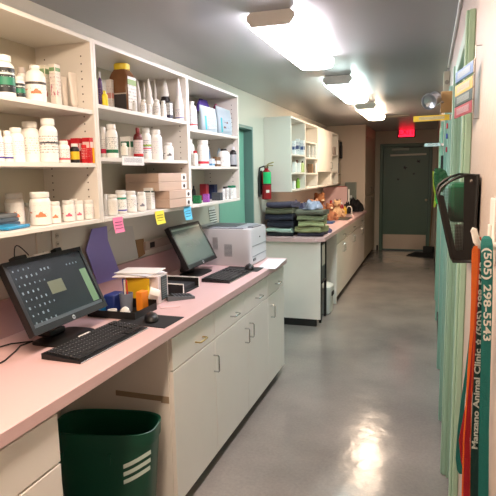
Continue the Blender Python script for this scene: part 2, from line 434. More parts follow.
def cone_bottle(t, r, h, body, cap, lab):
    MB().lathe([(r * .92, 0), (r, .02 * h), (r, .34 * h), (r * .93, .42 * h), (r * .62, .55 * h), (r * .58, .58 * h)]).build('bottle_body', mat(body, .35, var=.02), t, True)
    MB().lathe([(r * .66, .581 * h), (r * .62, .66 * h), (r * .5, .74 * h), (r * .2, .96 * h), (r * .1, h)]).build('nozzle', mat(cap, .4), t, True)
    if lab: MB().lathe([(r * 1.015, .06 * h), (r * 1.015, .3 * h)], n=24, caps=False).build('label_wrap', lab, t, True)
def carton(t, w, d, h, body, lab, rz=0):
    MB().box(-d / 2, d / 2, -w / 2, w / 2, 0, h, .0012).build('carton_body', mat(body, .5, var=.03), t)
    if lab: MB().box(d / 2, d / 2 + .0006, -w * .42, w * .42, .08 * h, .92 * h).build('printed_panel', lab, t)
    if lab: MB().box(-d * .42, d * .42, -w / 2 - .0006, -w / 2, .08 * h, .92 * h).build('printed_panel', lab, t)
def sqtube(t, w, h, body, cap, lab):
    MB().loft([[(a * .006, -w / 2, h), (a * .006 * 0 + .001, w / 2, h), (.0, w / 2, h), (-.001, -w / 2, h)] if 0 else [(w * k * math.cos(q), (w / 2 * j) * math.sin(q), z) for q in [2 * PI * i / 16 for i in range(16)]]
               for z, k, j in ((.14 * h, .36, .72), (.2 * h, .42, .95), (.6 * h, .25, 1.0), (.93 * h, .04, 1.05), (h, .03, 1.05)) for a in (1,)]).build('tube_body', mat(body, .4), t, True)
    MB().lathe([(w * .3, 0), (w * .34, .01 * h), (w * .32, .139 * h)]).build('cap', mat(cap, .4), t, True)

W_ = (238, 236, 230); G_ = (228, 226, 220)
LB = label_mat
L_text = LB(W_, (), (90, 90, 110), .5)
L_soft = LB(W_, (), (130, 125, 140), .42)
L_blot_o = LB(W_, (), (200, 150, 120), .35, (226, 130, 90))
L_blot_p = LB(W_, (), (200, 130, 150), .35, (224, 90, 120))
L_green = LB((24, 30, 32), ((.3, .62, (40, 125, 95)), (.72, .8, (205, 210, 205))), (190, 200, 195), .42)
L_dk = LB((34, 34, 36), (), (190, 190, 190), .4)
L_redb = LB(W_, ((.0, .16, (200, 30, 50)),), (120, 120, 130), .45)
L_grnb = LB(W_, ((.08, .26, (20, 110, 70)),), (90, 110, 110), .5)
L_pinkb = LB(W_, ((.1, .34, (215, 40, 80)),), (150, 120, 130), .45)
L_teal = LB(W_, ((.0, .1, (30, 40, 150)), (.86, 1, (40, 150, 120))), (90, 130, 140), .45)
L_blue = LB((225, 232, 236), ((.1, .22, (60, 130, 190)),), (80, 100, 130), .5)
L_lime = LB(W_, ((.55, .63, (150, 190, 60)), (.4, .46, (220, 60, 100))), (90, 90, 130), .5)
L_purp = LB(W_, ((.0, .1, (60, 50, 140)),), (110, 100, 150), .5)

BAYS = [(1.12, 2.059), (2.097, 3.021), (3.059, 3.936), (5.62, 6.279), (6.323, 7.03), (8.156, 8.699), (8.771, 9.269), (7.06, 8.1)]
BAYI = {'1': 0, '2': 1, '3': 2, 'a': 3, 'b': 4, 'd': 5, 'e': 6, 'c': 7}
def put(sh, px, w, top, x, kind, name, cat, label, body=W_, cap=W_, lab=None, group=None, d=None, rz=0):
    """stand a container on shelf sh; px, w, top are its centre, width and top as measured on the photograph, x its depth on the shelf"""
    z = ZS[sh]
    q = P(px, top + 12, x=x); dep = (MC.transposed() @ (q - CAMLOC)).z * -1
    W = w * dep / F; y = q.y
    th = math.atan2(-q.x, q.y)
    if kind == 'box': # a carton shows its near side and its front side
        d = d or .45 * W
        d = min(d, .75 * W / math.cos(th)); W = (W - d * math.cos(th)) / math.sin(th)
    if kind == 'tube': rz = rz - PI / 2 + th + .5
    ext = W / 2 + .003
    a, b = BAYS[BAYI[sh[0]]]
    if y + ext > b or y - ext < a:
        ny = min(max(y, a + ext), b - ext); x = min(x * ny / y, -1.402 - (d / 2 if kind == 'box' else ext)); y = ny
    h = P(px, top, x=x).z - z
    h = max(h, .02)
    t = thing(name, label, cat, (x, y, z + .0005), rz, group)
    r = W / 2
    if kind == 'box': carton(t, W, d or W * .6, h, body, lab)
    elif kind == 'tube': sqtube(t, W, h, body, cap, lab)
    elif kind == 'nozzle': cone_bottle(t, r, h, body, cap, lab)
    else: bottle(t, r, h, kind, body, cap, lab)
    return t
B = 'pill bottles on the near shelf'
# --- near shelf, top board
put('1u', 3, 21, 56, -1.455, 'pill', 'pill_bottle', 'bottle', 'big white bottle with black and green label, leftmost on the top board', lab=L_green)
put('1u', 19, 12, 77, -1.455, 'pill', 'pill_bottle', 'bottle', 'small white bottle with black and green label, second on the near top board', lab=L_green)
put('1u', 22, 10, 68, -1.56, 'pill', 'pill_bottle', 'bottle', 'grey capped bottle behind the small black and green one', cap=(190, 180, 172), lab=L_soft)
t = put('1u', 35, 20, 66, -1.46, 'jug', 'medicine_jug', 'bottle', 'round shouldered white bottle with orange mark, near top board', lab=LB(W_, ((.76, .9, (70, 65, 62)),), (150, 170, 150), .4, (236, 120, 80)))
put('1u', 40, 9, 66, -1.60, 'pill', 'pill_bottle', 'bottle', 'bottle with grey cap hidden behind the orange marked bottle', cap=(205, 196, 188))
put('1u', 44.5, 10, 66, -1.57, 'box', 'carton', 'box', 'pale green topped carton behind the pink pictured carton', (226, 222, 206), lab=LB((226, 220, 206), ((.86, 1, (130, 165, 120)),), (170, 120, 120), .4, (190, 110, 100)), d=.03)
put('1u', 55, 11, 65, -1.50, 'box', 'carton', 'box', 'tall white carton with pink and black picture on near top board', (232, 224, 214), lab=LB((234, 226, 218), ((.9, 1, (120, 160, 110)),), (120, 90, 100), .4, (196, 130, 140)), d=.03)
put('1u', 64.5, 6, 77, -1.52, 'tube', 'squeeze_tube', 'tube', 'shorter white squeeze tube standing on its cap', (222, 214, 204), (215, 205, 195))
put('1u', 73, 8, 73, -1.50, 'tube', 'squeeze_tube', 'tube', 'taller white squeeze tube standing nearest the shelf divider', (226, 218, 208), (220, 210, 200))
# --- near shelf, middle board
put('1m', -2, 10, 130, -1.45, 'pill', 'pill_bottle', 'bottle', 'white bottle cut by the photo edge on the near middle board', lab=L_purp)
put('1m', 7.5, 9, 131, -1.45, 'pill', 'pill_bottle', 'bottle', 'small white bottle, second from left on near middle board', lab=L_purp)
put('1m', 16, 15, 128, -1.49, 'pill', 'pill_bottle', 'bottle', 'white bottle with pale green print, left of the biggest bottles', lab=LB(W_, (), (190, 200, 160), .45))
put('1m', 30, 19, 122, -1.52, 'pill', 'pill_bottle', 'bottle', 'large wide capped white bottle behind the tallest one', lab=LB(W_, (), (170, 160, 150), .45))
put('1m', 48, 17.5, 119, -1.455, 'pill', 'pill_bottle', 'bottle', 'tallest white pill bottle on the near middle board', lab=LB(W_, ((.56, .62, (60, 60, 70)),), (120, 115, 125), .5))
put('1m', 64, 11.5, 141, -1.44, 'pill', 'pill_bottle', 'bottle', 'small white bottle with red lettering before the red cartons', lab=LB(W_, ((.05, .2, (220, 90, 100)),), (110, 90, 100), .5))
put('1m', 75, 9, 144, -1.44, 'pill', 'pill_bottle', 'bottle', 'small bottle with yellow and black label and white cap', (30, 25, 25), W_, LB((236, 190, 40), ((0, .14, (30, 25, 25)), (.84, 1, (30, 25, 25))), (120, 90, 30), .4))
put('1m', 86, 8.5, 145, -1.44, 'box', 'carton', 'box', 'small red and white patterned carton beside the yellow label bottle', (200, 40, 45), lab=LB((205, 35, 45), (), (240, 225, 220), .5), d=.02)
put('1m', 92.5, 5, 148, -1.45, 'box', 'carton', 'box', 'narrow yellow orange carton at the divider, near middle board', (236, 170, 30), d=.03)
put('1m', 67, 14, 140, -1.58, 'box', 'carton', 'box', 'plain dark red carton behind the small white bottle', (176, 30, 40), d=.04)
put('1m', 77, 11, 138.5, -1.56, 'box', 'carton', 'box', 'red carton with white square behind the yellow label bottle', (185, 28, 40), lab=LB((190, 30, 42), ((.5, .85, (232, 200, 196)),), (230, 200, 190), .3), d=.04)
put('1m', 88, 10, 138, -1.53, 'box', 'carton', 'box', 'taller red carton with pale top, closest to the divider', (190, 30, 42), lab=LB((192, 32, 44), ((.62, .9, (235, 205, 200)),), (230, 200, 190), .4), d=.04)
q = P(82, 150, x=-1.65)
b = MB(); b.sup([(0, .05, .012), (.04, .06, .018), (.1, .062, .014), (.135, .05, .006), (.15, .045, .002)], n=16, e=3)
o = b.build('plastic_bag', mat((225, 215, 205), .25, var=.08, scale=30, bump=1, bscale=30, alpha=.6), None, True); o.location = (-1.635, q.y, ZS['1m'] + .001); o.rotation_euler = (0, 0, PI / 2)
tag(o, 'crumpled clear plastic bag behind the red cartons', 'bag')
# --- near shelf, bottom board
put('1b', 14.5, 18, 193, -1.585, 'jar', 'supplement_jar', 'jar', 'wide white jar with orange picture in shade at back left', (220, 214, 204), (205, 198, 188), L_blot_o)  # white of body and cap greyed to paint in the shade back here
put('1b', 27, 6, 203, -1.6, 'pill', 'pill_bottle', 'bottle', 'narrow pale bottle between the two wide orange picture jars', (215, 208, 198))
put('1b', 40, 20, 192, -1.47, 'jar', 'supplement_jar', 'jar', 'largest white jar with orange picture, front of bottom board', lab=L_blot_o)
put('1b', 55, 11, 201.5, -1.46, 'jar', 'supplement_jar', 'jar', 'small jar with orange picture right of the largest jar', lab=L_blot_o)
put('1b', 68.5, 12.5, 200.5, -1.455, 'jar', 'supplement_jar', 'jar', 'first small jar with pink picture on the near bottom board', lab=L_blot_p)
put('1b', 79, 9, 200.5, -1.455, 'jar', 'supplement_jar', 'jar', 'middle small jar with pink picture on the near bottom board', lab=L_blot_p)
put('1b', 88.8, 9.5, 200, -1.455, 'jar', 'supplement_jar', 'jar', 'small jar with faint pink print closest to the divider', lab=LB(W_, (), (215, 140, 150), .45))
put('1b', 74, 9, 199, -1.56, 'jar', 'supplement_jar', 'jar', 'small jar half hidden behind the two pink picture jars', (225, 215, 208))
o = MB().box(-.05, .05, -.07, .07, 0, .012, .004).build('foil_packet', mat((40, 140, 190), .35, var=.25, scale=25)); q = P(12, 226, x=-1.47); o.location = (-1.49, q.y, ZB + .0005); o.rotation_euler = (0, 0, .15)
tag(o, 'flat blue foil packet lying at the left of the near bottom board', 'packet')
for k in range(3):
    o = MB().box(-.05, .05, -.06, .06, 0, .016, .003).build('blue_booklet', mat((70 + 20 * k, 95 + 10 * k, 120), .6, var=.1)); q = P(-1, 215, x=-1.6); o.location = (-1.6, q.y, ZB + .0005 + k * .017); o.rotation_euler = (0, 0, .05 * k)
    tag(o, 'blue grey booklet, %s of the pile behind the blue foil packet' % ('bottom', 'middle', 'top')[k], 'booklet', 'pile of blue booklets')
# --- middle shelf, top board
put('2u', 100, 4.5, 72, -1.46, 'slim', 'syringe_bottle', 'bottle', 'dark purple bottle with white tip beside the divider', (70, 30, 90), (200, 200, 205), LB((70, 30, 90), (), (200, 180, 210), .4))
put('2u', 110, 7.5, 80, -1.53, 'box', 'carton', 'box', 'white carton behind the yellow bottle on the middle shelf', (226, 216, 208), lab=LB((230, 220, 212), ((.4, .6, (220, 150, 140)),), (150, 120, 120), .4), d=.03)
put('2u', 105, 6.5, 91, -1.445, 'slim', 'yellow_bottle', 'bottle', 'small bright yellow bottle in front of the white carton', (235, 215, 30), (240, 225, 60))
# square jar with yellow lid
q = P(122, 90, x=-1.50); t = thing('treat_jar', 'big square brown jar with a bright yellow lid', 'jar', (-1.495, q.y, ZS['2u'] + .0005))
hh = P(122, 64, x=-1.49).z - ZS['2u']
MB().sup([(0, .05, .042), (.01, .053, .045), (hh * .72, .053, .045), (hh * .8, .045, .04), (hh * .86, .034, .034), (hh * .87, .034, .034)], e=7, n=32).build('jar_body', mat((120, 82, 52), .25, var=.15, scale=40), t, True)
MB().lathe([(.037, hh * .871), (.04, hh * .88), (.04, hh * .985), (.036, hh)], n=28).build('lid', mat((236, 206, 40), .4), t, True)
MB().box(.0535, .0545, -.04, .04, .012, hh * .72).build('front_label', LB((215, 210, 198), ((.75, .92, (120, 150, 60)),), (110, 100, 90), .45), t)
MB().box(-.045, .045, -.0465, -.0455, .005, hh * .36).build('side_label', mat((52, 46, 44), .5), t)
MB().box(-.045, .045, -.0467, -.0457, hh * .361, hh * .385).build('side_stripe', mat((190, 180, 165), .5), t)
for px, w, top, x, lab_ in ((138, 8, 81, -1.56, 'first translucent nozzle bottle right of the yellow lidded jar'), (148.5, 11, 79, -1.53, 'widest translucent nozzle bottle in the middle of the row'), (155, 6, 79, -1.57, 'slim translucent nozzle bottle left of the dark bottle')):
    put('2u', px, w, top, x, 'nozzle', 'nozzle_bottle', 'bottle', lab_, (205, 200, 190), (208, 202, 192), None, 'translucent nozzle bottles on the middle shelf')
put('2u', 144, 7, 81, -1.62, 'nozzle', 'nozzle_bottle', 'bottle', 'translucent nozzle bottle at the very back between two others', (200, 195, 185), (204, 198, 188), None, 'translucent nozzle bottles on the middle shelf')
put('2u', 165, 13, 79, -1.52, 'nozzle', 'nozzle_bottle', 'bottle', 'dark brown bottle with tall white nozzle', (30, 22, 22), (225, 222, 216), L_soft)
put('2u', 178.5, 8.5, 78, -1.47, 'nozzle', 'nozzle_bottle', 'bottle', 'white nozzle bottle with blue base line next to the divider', W_, (230, 228, 226), L_purp)
put('2u', 143.5, 6, 100, -1.435, 'pill', 'vial', 'bottle', 'tiny white capped vial, leftmost before the nozzle bottles', lab=L_text)
put('2u', 134.5, 6, 101, -1.44, 'pill', 'vial', 'bottle', 'tiny clear vial at the foot of the brown jar', (205, 205, 200), (225, 225, 220))
put('2u', 149.5, 5, 104.5, -1.435, 'pill', 'vial', 'bottle', 'shortest tiny vial with dark print', (215, 215, 210), lab=L_text)
put('2u', 156.8, 7, 100, -1.435, 'pill', 'vial', 'bottle', 'tiny vial with black side stripe and white cap', lab=L_text)
put('2u', 163.5, 5.5, 101, -1.435, 'pill', 'vial', 'bottle', 'tiny white vial just before the dark brown bottle', lab=L_soft)
put('2u', 169.8, 6.5, 102, -1.44, 'box', 'carton', 'box', 'tiny black and white carton at the foot of the dark bottle', (32, 28, 30), lab=LB((215, 215, 210), ((0, .2, (25, 25, 60)),), (80, 80, 80), .5), d=.02)
# --- middle shelf, middle board
put('2m', 103.5, 6.5, 127, -1.5, 'pill', 'pill_bottle', 'bottle', 'white bottle with pink red band against the divider', lab=L_pinkb)
put('2m', 111.5, 12, 124.5, -1.45, 'pill', 'pill_bottle', 'bottle', 'tall white bottle with dark green band, middle shelf', lab=L_grnb)
put('2m', 127, 13, 137, -1.52, 'box', 'tub', 'tub', 'white tub with dark green band behind a small jar', W_, lab=LB(W_, ((.55, .85, (16, 96, 60)),), (90, 150, 120), .4), d=.06)
put('2m', 124.5, 6.5, 143, -1.445, 'pill', 'pill_bottle', 'bottle', 'small cream jar with green foot before the green tub', (226, 222, 208), lab=LB((230, 226, 212), ((0, .15, (20, 90, 60)),), (180, 175, 160), .4))
put('2m', 138, 9.5, 128, -1.46, 'slim', 'syrup_bottle', 'bottle', 'brown red bottle with pale label and red base band', (96, 22, 20), (120, 24, 24), LB((222, 210, 210), ((0, .14, (200, 30, 40)),), (150, 140, 150), .45))
put('2m', 146, 10, 128, -1.5, 'pill', 'pill_bottle', 'bottle', 'tall white bottle with lime green stripe', lab=L_lime)
put('2m', 156, 12, 130, -1.47, 'pill', 'pill_bottle', 'bottle', 'tall white bottle with faint lilac print right of the lime striped one', lab=LB(W_, (), (190, 180, 205), .45))
put('2m', 168.5, 10, 143, -1.45, 'pill', 'pill_bottle', 'bottle', 'short white jar with dark picture at the end of the row', lab=LB(W_, (), (120, 120, 120), .4, (90, 90, 90)))
q = P(175, 140, x=-1.6); o = MB(); o.sup([(0, .008, .07), (.06, .012, .075), (.09, .008, .07), (.105, .003, .07)], n=16, e=4)
t = thing('plastic_pouch', 'clear peach pouch with a red orange seal at the back', 'pouch', (-1.62, q.y, ZS['2m'] + .001)); o.build('pouch_body', mat((222, 196, 172), .3, var=.06, alpha=.75), t, True)
MB().box(.013, .0145, -.07, .07, .094, .101).build('seal_strip', mat((220, 70, 40), .4), t)
# --- middle shelf, bottom board
put('2b', 106, 3.5, 194, -1.5, 'pill', 'pill_bottle', 'bottle', 'slim white bottle sliver against the divider, bottom board')
put('2b', 112.5, 10.5, 194.5, -1.45, 'jar', 'glass_jar', 'jar', 'pale glass jar with faint beige print, bottom board', (222, 222, 215), (232, 230, 222), LB((226, 222, 212), (), (190, 170, 150), .4))
put('2b', 121, 11, 190.5, -1.49, 'jar', 'supplement_jar', 'jar', 'jar with teal edge and blue foot on its label', lab=L_teal)
put('2b', 131, 11, 191, -1.475, 'jar', 'supplement_jar', 'jar', 'plain white jar with dark side print', lab=LB(W_, (), (110, 105, 115), .45))
put('2b', 141.5, 9.5, 192, -1.46, 'jar', 'supplement_jar', 'jar', 'white jar with grey animal picture before the white carton', lab=LB(W_, (), (120, 120, 150), .4, (130, 130, 140)))
put('2b', 149.5, 11, 188, -1.47, 'box', 'carton', 'box', 'white carton between the jars and the beige boxes', (234, 232, 226), lab=LB(W_, ((.86, .94, (50, 70, 60)),), (150, 160, 160), .45), d=.045)
y0, y1 = P(151, 180, x=-1.62).y + .06, 3.015
hz = .0485
for k in range(4):
    z = ZB + .0008 + (k * (hz + .0012)) + (.03 if 0 else 0)
    out = .03 if k < 2 else 0
    xx = -1.412 if k >= 2 else -1.385
    t = thing('flat_box', ('lowest', 'second', 'third', 'topmost')[k] + ' of the four stacked flat beige boxes', 'box', (xx, y1 - .002, z), 0, 'stacked flat beige boxes')
    ln_ = .29 if k < 2 else .36
    MB().box(-.21, 0, -ln_, -.0, 0, hz, .002).build('box_body', mat((196, 170, 150), .6, var=.04), t)
    MB().box(0, .001, -.075, -.005, .003, hz - .003).build('picture_label', WHITE, t)
    MB().sup([(0, .0, .0), (.0, .012, .016), (.012, .010, .012), (.018, .0, .004)], n=12, e=2).build('picture_blot', mat((60, 45, 35), .6), t).matrix_local = Matrix.Translation((.0012, -.04, hz * .45)) @ Matrix.Rotation(PI / 2, 4, 'Y') @ Matrix.Scale(.05, 4, (0, 0, 1))
q = P(167, 206, x=-1.41); o = MB().box(-.018, .018, -.11, .11, 0, .008, .003).build('red_folder', mat((150, 25, 30), .4)); 
o.location = (-1.36 - .0, q.y, ZB); bpy.data.objects.remove(o)
# --- third shelf, top board
put('3u', 192, 10, 102, -1.45, 'jug', 'medicine_jug', 'bottle', 'white round shouldered jug beside the third divider', lab=LB((230, 232, 236), ((.1, .2, (190, 60, 60)),), (90, 60, 60), .4))
def pouch(px, w, top, x, label, body, blot):
    z = ZS['3u']; q = P(px, top + 14, x=x); W = .125; wz = -.72; h = P(px, top, x=x).z - z
    t = thing('treat_pouch', label, 'bag', (x, q.y, z + .001), wz)
    MB().sup([(0, .034, W / 2), (h * .15, .038, W / 2), (h * .6, .028, W / 2 * .98), (h * .9, .004, W / 2 * .96), (h, .0025, W / 2 * .96)], n=28, e=5).build('pouch_body', mat(body, .3, var=.05, bump=.5, bscale=25), t, True)
    MB().loft([[(.0395, a, h * .12), (.0395, b, h * .12), (.0285, b, h * .58), (.0285, a, h * .58)] for a, b in ((-W * .1, W * .4),)] + [[(.041, a, h * .12), (.041, b, h * .12), (.03, b, h * .58), (.03, a, h * .58)] for a, b in ((-W * .1, W * .4),)]).build('printed_panel', blot, t)
    MB().loft([[(.0395, a, h * .1), (.0395, b, h * .1), (.0285, b, h * .6), (.0285, a, h * .6)] for a, b in ((-W * .28, -W * .18),)] + [[(.041, a, h * .1), (.041, b, h * .1), (.03, b, h * .6), (.03, a, h * .6)] for a, b in ((-W * .28, -W * .18),)]).build('teal_stripe', mat((40, 170, 180), .4), t)
def slope_pouches():
    for o in COL.objects:
        if o.parent and o.parent.name.startswith('treat_pouch'):
            hh = .26
            for v in o.data.vertices:
                k = max(0, (v.co.z / hh - .35)) * .28
                v.co.z -= (v.co.y + .0625) / .125 * k * hh
pouch(207.5, 19, 105, -1.47, 'pale blue pouch with teal stripe, nearer of the two treat pouches', (160, 178, 186), LB((164, 184, 192), (), (90, 120, 160), .45, (205, 214, 220)))
pouch(223, 19, 106, -1.47, 'pale blue pouch with brown animal picture, farther of the two', (158, 178, 186), LB((160, 182, 190), (), (110, 130, 150), .45, (110, 78, 70)))
slope_pouches()
def bundle(sh, px, py, w, h, x, c, name, label):
    q = P(px, py, x=x); W = w * q.y / F
    b = MB(); b.sup([(0, .03, W * .42), (.01, .036, W * .5), (h * .5, .034, W * .5), (h * .85, .024, W * .44), (h, .008, W * .3)], n=20, e=2.6)
    o = b.build(name, mat(c, .7, var=.15, bump=1, bscale=30), None, True); o.location = (x, q.y, ZS[sh] + .001); return tag(o, label, 'bag')
bundle('3u', 203, 100, 30, .262, -1.60, (84, 60, 150), 'purple_pouch', 'purple pouch standing behind the pale blue pouches')
bundle('3u', 218, 105, 26, .25, -1.575, (130, 45, 80), 'maroon_pouch', 'maroon pouch at the back near the shelf end')
bundle('3u', 198, 110, 8, .16, -1.57, (22, 22, 26), 'black_pouch', 'black pouch squeezed behind the white jug')
# --- third shelf, middle board
put('3m', 191, 7, 139, -1.47, 'slim', 'pill_bottle', 'bottle', 'tall slim white bottle against the third divider', lab=L_soft)
put('3m', 195.5, 5, 151, -1.43, 'pill', 'pill_bottle', 'bottle', 'small white bottle with red cap, third shelf', cap=(190, 50, 60), lab=L_soft)
put('3m', 203, 11.5, 140.5, -1.46, 'jar', 'supplement_jar', 'jar', 'large white jar with a red foot band', lab=LB(W_, ((0, .16, (205, 40, 60)),), (150, 160, 170), .4))
put('3m', 224, 12.5, 149, -1.48, 'jug', 'medicine_jug', 'bottle', 'squat white jug with black cap and blue print', cap=(30, 28, 30), lab=LB(W_, (), (60, 90, 150), .45))
put('3m', 234.5, 7, 147, -1.44, 'slim', 'syrup_bottle', 'bottle', 'near black bottle with grey label and pale cap', (28, 20, 24), (215, 215, 220), LB((170, 176, 182), (), (120, 120, 130), .4))
put('3m', 212, 6, 159, -1.43, 'box', 'carton', 'box', 'small pale blue carton before the syringe packets', (206, 222, 232), lab=LB((210, 226, 236), ((.1, .35, (70, 150, 200)),), (80, 130, 170), .4), d=.03)
put('3m', 217, 8, 157, -1.43, 'box', 'carton', 'box', 'small brown carton with a white picture', (112, 82, 52), lab=LB((112, 82, 52), ((.2, .62, (225, 225, 225)),), (90, 70, 50), .3), d=.03)
for k, (px, top, a) in enumerate(((210, 139, -.15), (216, 140, .35), (219, 145, .6))):
    q = P(px, 152, x=-1.55); t = thing('syringe_packet', ('upright', 'slanting', 'most tilted')[k] + ' clear syringe packet leaning behind the small cartons', 'packet', (-1.56 + .02 * k, q.y, ZS['3m'] + .004), 0, 'syringe packets')
    t.rotation_euler = (-a, 0, 0)
    MB().sup([(0, .006, .018), (.02, .01, .022), (.12, .01, .022), (.145, .004, .022)], n=14, e=3).build('packet_body', mat((190, 205, 215), .25, var=.15, scale=30, alpha=.9), t, True)
    MB().tube([(.011, 0, .02), (.011, 0, .12)], .005, 8).build('syringe', mat((110, 150, 190), .4), t)
# --- third shelf, bottom board
put('3b', 194, 4, 186, -1.56, 'slim', 'pill_bottle', 'bottle', 'small black bottle at the back of the third shelf', (25, 25, 28), (25, 25, 28))
put('3b', 197.5, 9, 195.5, -1.44, 'box', 'carton', 'box', 'dark green small carton at the front edge', (12, 110, 60), lab=LB((14, 115, 64), (), (180, 220, 195), .35), d=.06)
put('3b', 206.5, 7, 194, -1.44, 'box', 'carton', 'box', 'purple small carton beside the green one', (150, 70, 170), lab=LB((160, 80, 180), (), (230, 210, 235), .4), d=.05)
put('3b', 204.5, 9, 184, -1.56, 'box', 'carton', 'box', 'dark red carton at the back of the bottom board', (150, 20, 40), d=.05)
put('3b', 213, 9, 184.5, -1.57, 'box', 'carton', 'box', 'navy blue carton behind the dark grey tray', (25, 40, 80), d=.05)
t = put('3b', 217.5, 11, 192.5, -1.45, 'box', 'desk_tray', 'tray', 'dark grey small tray box on the third shelf', (66, 72, 78), d=.08)
for k, (px, top, x, c, s) in enumerate(((223.5, 189, -1.425, (226, 232, 236), 'first'), (227.5, 188, -1.425, (232, 236, 238), 'middle'), (231.5, 189, -1.425, (220, 228, 234), 'last'))):
    put('3b', px, 3.4, top, x, 'box', 'carton', 'box', s + ' of the little white cartons lined up at the shelf end', c, lab=LB(W_, (), (90, 110, 130), .5), group='little white cartons')
put('3b', 232, 8, 185.5, -1.6, 'jar', 'pill_bottle', 'bottle', 'bottle with green lid behind the little white cartons', (225, 228, 225), (20, 130, 90))
put('3b', 226, 6, 186.5, -1.6, 'jar', 'pill_bottle', 'bottle', 'bottle with black lid behind the little white cartons', (220, 222, 222), (30, 30, 32))

# ------------------------------------------------------------------ notes and sheets
def sheet(name, label, cat, pts, x, m, th=.0015, lines=None, curl=0):
    """sheet hanging in a plane of constant x: pts are its corners as (y, z)"""
    o = MB(); o.prism([(x, a, b) for a, b in pts], (th, 0, 0)); o = o.build(name, m); tag(o, label, cat)
    return o
def note(px0, py0, px1, py1, c, name, label, letters):
    a = P(px0, py0, x=XS + .003); b = P(px1, py1, x=XS + .003)
    t = thing(name, label, 'note', (XS + .0005, (a.y + b.y) / 2, 1.405)); W = abs(b.y - a.y) / 2; h = 1.405 - b.z
    MB().loft([[(0 + .012 * k * k, -W, -h * k), (0 + .012 * k * k, W, -h * k), (.0008 + .012 * k * k, W, -h * k), (.0008 + .012 * k * k, -W, -h * k)] for k in (0, .25, .5, .75, 1)]).build('note_paper', mat(c, .7, var=.04), t)
    s = MB(); random.seed(letters)
    for r in range(3):
        y = -W * .7
        while y < W * .6:
            l = random.uniform(.004, .009); kk = .3 + r * .2
            s.box(.001 + .012 * kk * kk + .001, .0016 + .012 * kk * kk + .002, y, y + l, -h * kk - .003, -h * kk); y += l + .004
    s.build('handwriting', mat(tuple(int(v * .45) for v in c), .7), t)
note(113, 216, 123.5, 231.5, (240, 130, 170), 'pink_note', 'pink sticky note hanging from the middle shelf', 3)
note(155, 208.5, 164.5, 223, (238, 222, 70), 'yellow_note', 'yellow sticky note hanging from the shelf edge', 5)
note(184, 206, 191.5, 219, (90, 190, 225), 'blue_note', 'blue sticky note hanging below the stacked beige boxes', 8)
a, b = P(122, 156, x=XS), P(144.5, 165.5, x=XS)
t = thing('shelf_sign', 'white printed paper sign taped to the shelf edge', 'sign', (XS - .002, (a.y + b.y) / 2, b.z))
MB().box(0, .001, -(b.y - a.y) / 2, (b.y - a.y) / 2, 0, a.z - b.z).build('sign_paper', PAPER, t)
MB().box(.001, .0014, -.085, .085, .008, .04).build('printed_lines', LB((232, 230, 226), (), (110, 110, 120), .6), t)

# wall behind the desk
XW = XL + .003
q = [P(px, py, x=XL)for px, py in ((88, 229), (103, 226), (104, 240), (116, 272), (117, 283), (94, 284), (82, 250), (85, 240))]
o = sheet('purple_folder', 'purple paper folder hanging on the wall between the monitor and grey sheets', 'folder', [(p.y, max(p.z, 1.02)) for p in q], XL + .021, mat((138, 128, 200), .6, var=.05), .004)
q = [P(px, py, x=XL) for px, py in ((106, 234), (112, 227), (132, 226), (138, 257), (112, 264))]
sheet('wall_chart', 'grey white chart paper pinned behind the pink note', 'paper', [(p.y, p.z) for p in q], XL + .002, mat((190, 188, 182), .6, var=.03), .0015)
q = [P(px, py, x=XL) for px, py in ((135, 240), (143, 238.5), (144.5, 254), (138, 258))]
sheet('cardboard_piece', 'small brown cardboard piece fixed to the wall', 'cardboard', [(p.y, p.z) for p in q], XL + .002, mat((140, 104, 66), .7), .003)
q = [P(px, py, x=XL) for px, py in ((208, 208), (214, 206), (217, 222), (218, 229), (211, 231))]
sheet('wall_list', 'white paper with black handwriting hanging above the printer', 'paper', [(p.y, p.z) for p in q], XL + .002, LB((225, 226, 222), (), (60, 60, 60), .62), .0015)
t = thing('cable_raceway', 'beige wall raceway with dark sockets left of second monitor', 'cable raceway', (XL, 2.95, 1.13))
MB().box(.001, .022, 0, .5, 0, .055, .003).build('raceway_body', mat((176, 162, 148), .5), t)
for yy in (.05, .36): MB().box(.022, .025, yy, yy + .06, .01, .045, .001).build('socket', BLACKM, t)
for k, yy in enumerate((2.025, 2.13)):
    t = thing('wall_outlet', ('blank white wall plate above the first monitor', 'white double outlet plate above the first monitor')[k], 'outlet', (XL + .001, yy, 1.30))
    MB().box(0, .006, -.036, .036, -.058, .058, .002, 2).build('cover_plate', mat((205, 196, 182), .4), t)
    if k:
        for zz in (-.02, .02): MB().sup([(0, .013, .013), (.002, .012, .012)], n=16, e=3).build('socket', mat((190, 180, 165), .4), t).matrix_local = Matrix.Translation((.006, 0, zz)) @ Matrix.Rotation(PI / 2, 4, 'Y')
        for zz in (-.02, .02):
            s = MB(); s.box(.0081, .0087, -.006, -.003, zz - .004, zz + .004); s.box(.0081, .0087, .003, .006, zz - .004, zz + .004); s.build('slot', BLACKM, t)
    else:
        for zz in (-.045, .045): MB().lathe([(.003, 0), (.0025, .001)], n=8).build('screw', CHROME, t).matrix_local = Matrix.Translation((.006, 0, zz)) @ Matrix.Rotation(PI / 2, 4, 'Y')

